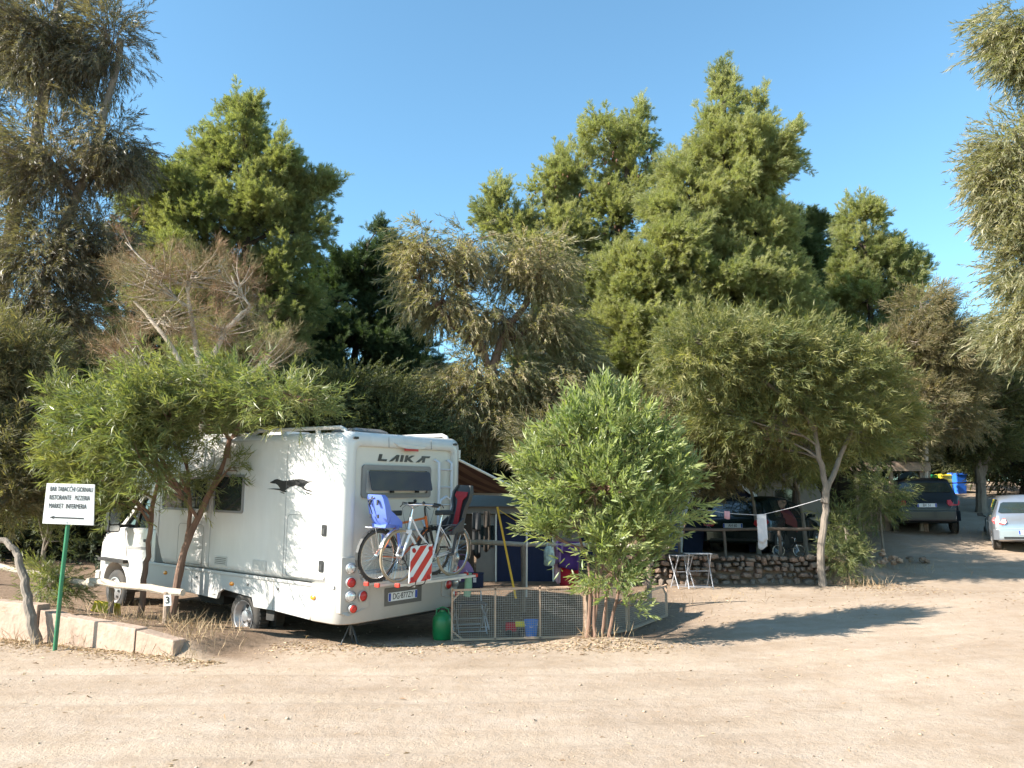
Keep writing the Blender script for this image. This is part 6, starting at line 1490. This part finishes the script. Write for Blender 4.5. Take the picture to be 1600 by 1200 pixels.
# wooden hut with a flat roof
def hut():
    Y = 25.0; x0, x1 = P(1286, 780, Y).x, P(1442, 780, Y).x; zb = gzf(x1, Y) - .2; zt = P(1360, 722, Y).z; t = thing('wooden_hut', 'dark open wooden hut with a flat roof and brown fascia board', 'hut', (x0, Y, zb)); W_ = x1 - x0; h = zt - zb
    MB().box((W_ / 2, 1.3, h - .02), (W_ + .4, 3.0, .06)).build('roof', M['hutw'], t); MB().box((W_ / 2, -.22, h - .16), (W_ + .4, .05, .26)).build('fascia', M['wood'], t)
    for x in (.05, W_ * .33, W_ * .68, W_ - .05): MB().box((x, -.1, h / 2 - .12), (.11, .11, h - .2)).build('post', M['wood'], t)
    k = 18
    for i in range(k): MB().box((W_ * (i + .5) / k, 2.6 + .01 * (i % 2), h / 2), (W_ / k - .012, .03, h - .1)).build('wall_board', M['hutw'], t)
    for i in range(6): MB().box((W_ * .40 + .17 * i, -.02, h * .28), (.155, .025, h * .52)).build('wall_board', M['wood'], t)
    MB().box((W_ * .2, .6, .8), (.7, .5, .05)).build('shelf', M['wood'], t)
hut()
def tarp():
    Y = 26.5; t = thing('tarpaulin_shelter', 'olive tarpaulin draped over poles above the dark people carrier', 'tarpaulin', gp(1425, 820, Y)); B = Vector(t.location); nx, ny = 16, 8; vs = []
    for j in range(ny + 1):
        for i in range(nx + 1):
            u, v = i / nx, j / ny; p = P(1398 + 62 * u, 740, Y + 2.4 * v) - B
            z = p.z + .42 * math.sin(math.pi * min(1, u * 1.15 + .05)) ** .6 - .35 - 1.1 * max(0, u - .7) ** 1.2 - .12 * math.sin(6 * u + 2 * v) ** 2 - .5 * max(0, .2 - v)
            vs.append((p.x, p.y, z))
    W_ = nx + 1; me = MB().add(vs, [(j * W_ + i, j * W_ + i + 1, (j + 1) * W_ + i + 1, (j + 1) * W_ + i) for j in range(ny) for i in range(nx)]).mesh('sheet', M['olivec'], True); o = put('sheet', me, t); md = o.modifiers.new('thick', 'SOLIDIFY'); md.thickness = .01
    for u in (.1, .5, .85): p = P(1398 + 62 * u, 740, Y + .3) - B; MB().tube([(p.x, p.y, -.1), (p.x, p.y, p.z + .0)], .03, 7).build('pole', M['wood'], t)
tarp()
def bin_(px, top, Y, m, label):
    p = P(px, top, Y); zb = gzf(p.x, Y); t = thing('wheelie_bin', label, 'bin', (p.x, Y, max(zb - .3, p.z - 1.12)), R(10), 'wheelie bins at the end of the road')
    MB().loft([[(x * s_, y * s_, z) for x, y in rrect(-.29, .29, -.34, .34, .05, 2)] for z, s_ in ((.08, .82), (.98, 1.0))]).build('body', m, t); MB().loft([[(x * s_, y * s_, z) for x, y in rrect(-.31, .31, -.37, .37, .05, 2)] for z, s_ in ((.985, 1.0), (1.03, 1.0), (1.09, .8))]).build('lid', m, t, bevel=.01)
    for x in (-.22, .22): MB().disc((x, .3, .1), (1, 0, 0), .1, .05, 14).build('wheel', M['ink'], t)
    MB().tube([(-.2, .38, 1.02), (-.2, .43, 1.04), (.2, .43, 1.04), (.2, .38, 1.02)], .015, 6).build('handle', m, t)
bin_(1494, 738, 38, mat('bright_blue_bin', (.03, .16, .75), .4, var=.05), 'bright blue wheelie bin, rightmost at the end of the road')
bin_(1472, 740, 38.2, M['yel'], 'yellow wheelie bin between the blue and the green ones'); bin_(1482.5, 741, 38.6, M['yel'], 'second yellow wheelie bin, directly left of the blue one')
bin_(1457, 741, 38.4, M['gplas'], 'green wheelie bin partly behind the pale straight trunk')
a_, b_ = P(1462, 755, 36.5), P(1532, 754, 36.5)
pole_fence('pipe_barrier', 'thin dark pipe barrier in front of the wheelie bins', [(Vector((a_.x, 36.5, gzf(a_.x, 36.5))), a_, .03), (Vector((b_.x, 36.5, gzf(b_.x, 36.5))), b_, .03)], [(a_, b_, .03)], (M['under'], M['under']))

# white van far left behind the signpost
car('parked_van', 'white van mostly hidden behind the signpost and the motorhome cab', (*P(425, 885, 22.5)[:2], gzf(-8, 22) + .02), R(170), M['white'], L=4.7, W=1.85, H=1.95, txt='CA 27', style='mpv')

# ------------------------------------------------------------------ litter, pebbles and dry grass
def scatter():
    r = np.random.default_rng(11)
    def region(n, f): 
        x = []; y = []
        while len(x) < n:
            a = f(r)
            x.append(a[0]); y.append(a[1])
        return np.array(x), np.array(y)
    xs, ys = [], []
    d = (WB - WA)
    def along(rr): t = rr.uniform(-.3, 1.25); o = rr.exponential(.22); q = WA + d * t + np.array([-.3, -.85]) * o * .8; return q[0], q[1]
    a = region(2600, along); xs.append(a[0]); ys.append(a[1])
    a = (r.normal(1.35, .40, 650), r.normal(10.95, .18, 650)); xs.append(a[0]); ys.append(a[1])
    a = (r.uniform(-3.2, 1.2, 1500), 10.95 + r.normal(0, .28, 1500)); xs.append(a[0]); ys.append(a[1])
    a = (r.uniform(-9, -3.8, 2500), r.uniform(10.6, 16, 2500)); xs.append(a[0]); ys.append(a[1])
    a = (r.normal(7.6, .5, 900), r.normal(17.6, .5, 900)); xs.append(a[0]); ys.append(a[1])
    a = (r.uniform(-1, 9, 1500), r.uniform(12.5, 18, 1500)); xs.append(a[0]); ys.append(a[1])
    a = (r.uniform(-9, 11, 700), r.uniform(4.5, 11, 700)); xs.append(a[0]); ys.append(a[1])
    x = np.concatenate(xs); y = np.concatenate(ys); n = len(x); z = gz(x, y, True) + .006
    D = unit(np.stack([r.normal(size=n), r.normal(size=n), r.normal(0, .18, n)], 1)); N_ = unit(np.stack([r.normal(0, .35, n), r.normal(0, .35, n), np.ones(n)], 1))
    V, Q = blade(np.stack([x, y, z], 1), D, N_, r.uniform(.04, .11, n), r.uniform(.010, .022, n), .25)
    m = leaf_mat('dry_leaf_litter', [(.22, .13, .07), (.36, .25, .14), (.50, .38, .24), (.60, .47, .32)], .1, .8, .1)
    o = put('leaf_litter', np_mesh('leaf_litter', V, Q, m, {'leaf': np.repeat(r.uniform(0, 2, n), 4)})); tag(o, 'dry fallen leaves scattered by the wall and under the young tree', None, kind='stuff')
    # pebbles and clods
    n = 3800; x = r.uniform(-9, 11.5, n); y = 3.6 + 14 * r.uniform(0, 1, n) ** 1.2; s_ = .003 + r.exponential(.0035, n); s_ = np.minimum(s_, .022)
    z = gz(x, y, True) + s_ * .3; base = np.array([[1, 0, 0], [0, 1, 0], [-1, 0, 0], [0, -1, 0], [0, 0, .7], [0, 0, -.5]], float)
    V = np.stack([x, y, z], 1)[:, None] + base[None] * s_[:, None, None] * r.uniform(.6, 1.4, (n, 6, 1))
    Tq = np.array([[0, 1, 4], [1, 2, 4], [2, 3, 4], [3, 0, 4], [1, 0, 5], [2, 1, 5], [3, 2, 5], [0, 3, 5]])
    Q = (np.arange(n)[:, None, None] * 6 + Tq[None]).reshape(-1, 3)
    o = put('pebbles', np_mesh('pebbles', V.reshape(-1, 3), Q, mat('pebble', (.40, .30, .21), .9, var=.3, scale=3))); tag(o, 'small pebbles and clods on the dirt track', None, kind='stuff')
    # dry grass
    n = 2600; cx = []; 
    spots = [(-4.0, 10.55, .25, .35, 420), (-4.3, 11.3, .35, .3, 360), (-5.3, 11.6, .6, .35, 480), (-6.1, 10.95, .3, .12, 160), (-7.0, 11.4, .4, .15, 120), (7.5, 17.7, .35, .4, 420), (9.0, 19.6, .8, .5, 400), (1.1, 11.2, .25, .12, 120), (13.6, 24.5, .5, .8, 400), (3.5, 15, .6, .5, 80)]
    spots = [(a, b, c, d_, int(k * .45)) for a, b, c, d_, k in spots]; X = np.concatenate([r.normal(a, c, k) for a, b, c, d_, k in spots]); Y = np.concatenate([r.normal(b, d_, k) for a, b, c, d_, k in spots]); n = len(X)
    D = unit(np.stack([r.normal(0, .5, n), r.normal(0, .5, n), np.ones(n)], 1)); Z = gz(X, Y, True)
    V, Q = blade(np.stack([X, Y, Z - .01], 1), D, unit(np.cross(D, r.normal(size=(n, 3)))), r.uniform(.08, .32, n), r.uniform(.004, .009, n), .35)
    m = leaf_mat('dry_grass_blades', [(.26, .17, .09), (.42, .29, .17), (.55, .41, .26)], .05, .8, .1)
    o = put('dry_grass', np_mesh('dry_grass', V, Q, m, {'leaf': np.repeat(r.uniform(0, 2, n), 4)})); tag(o, 'tufts of dry straw-coloured grass by the wall end and on the bank', None, kind='stuff')
scatter()
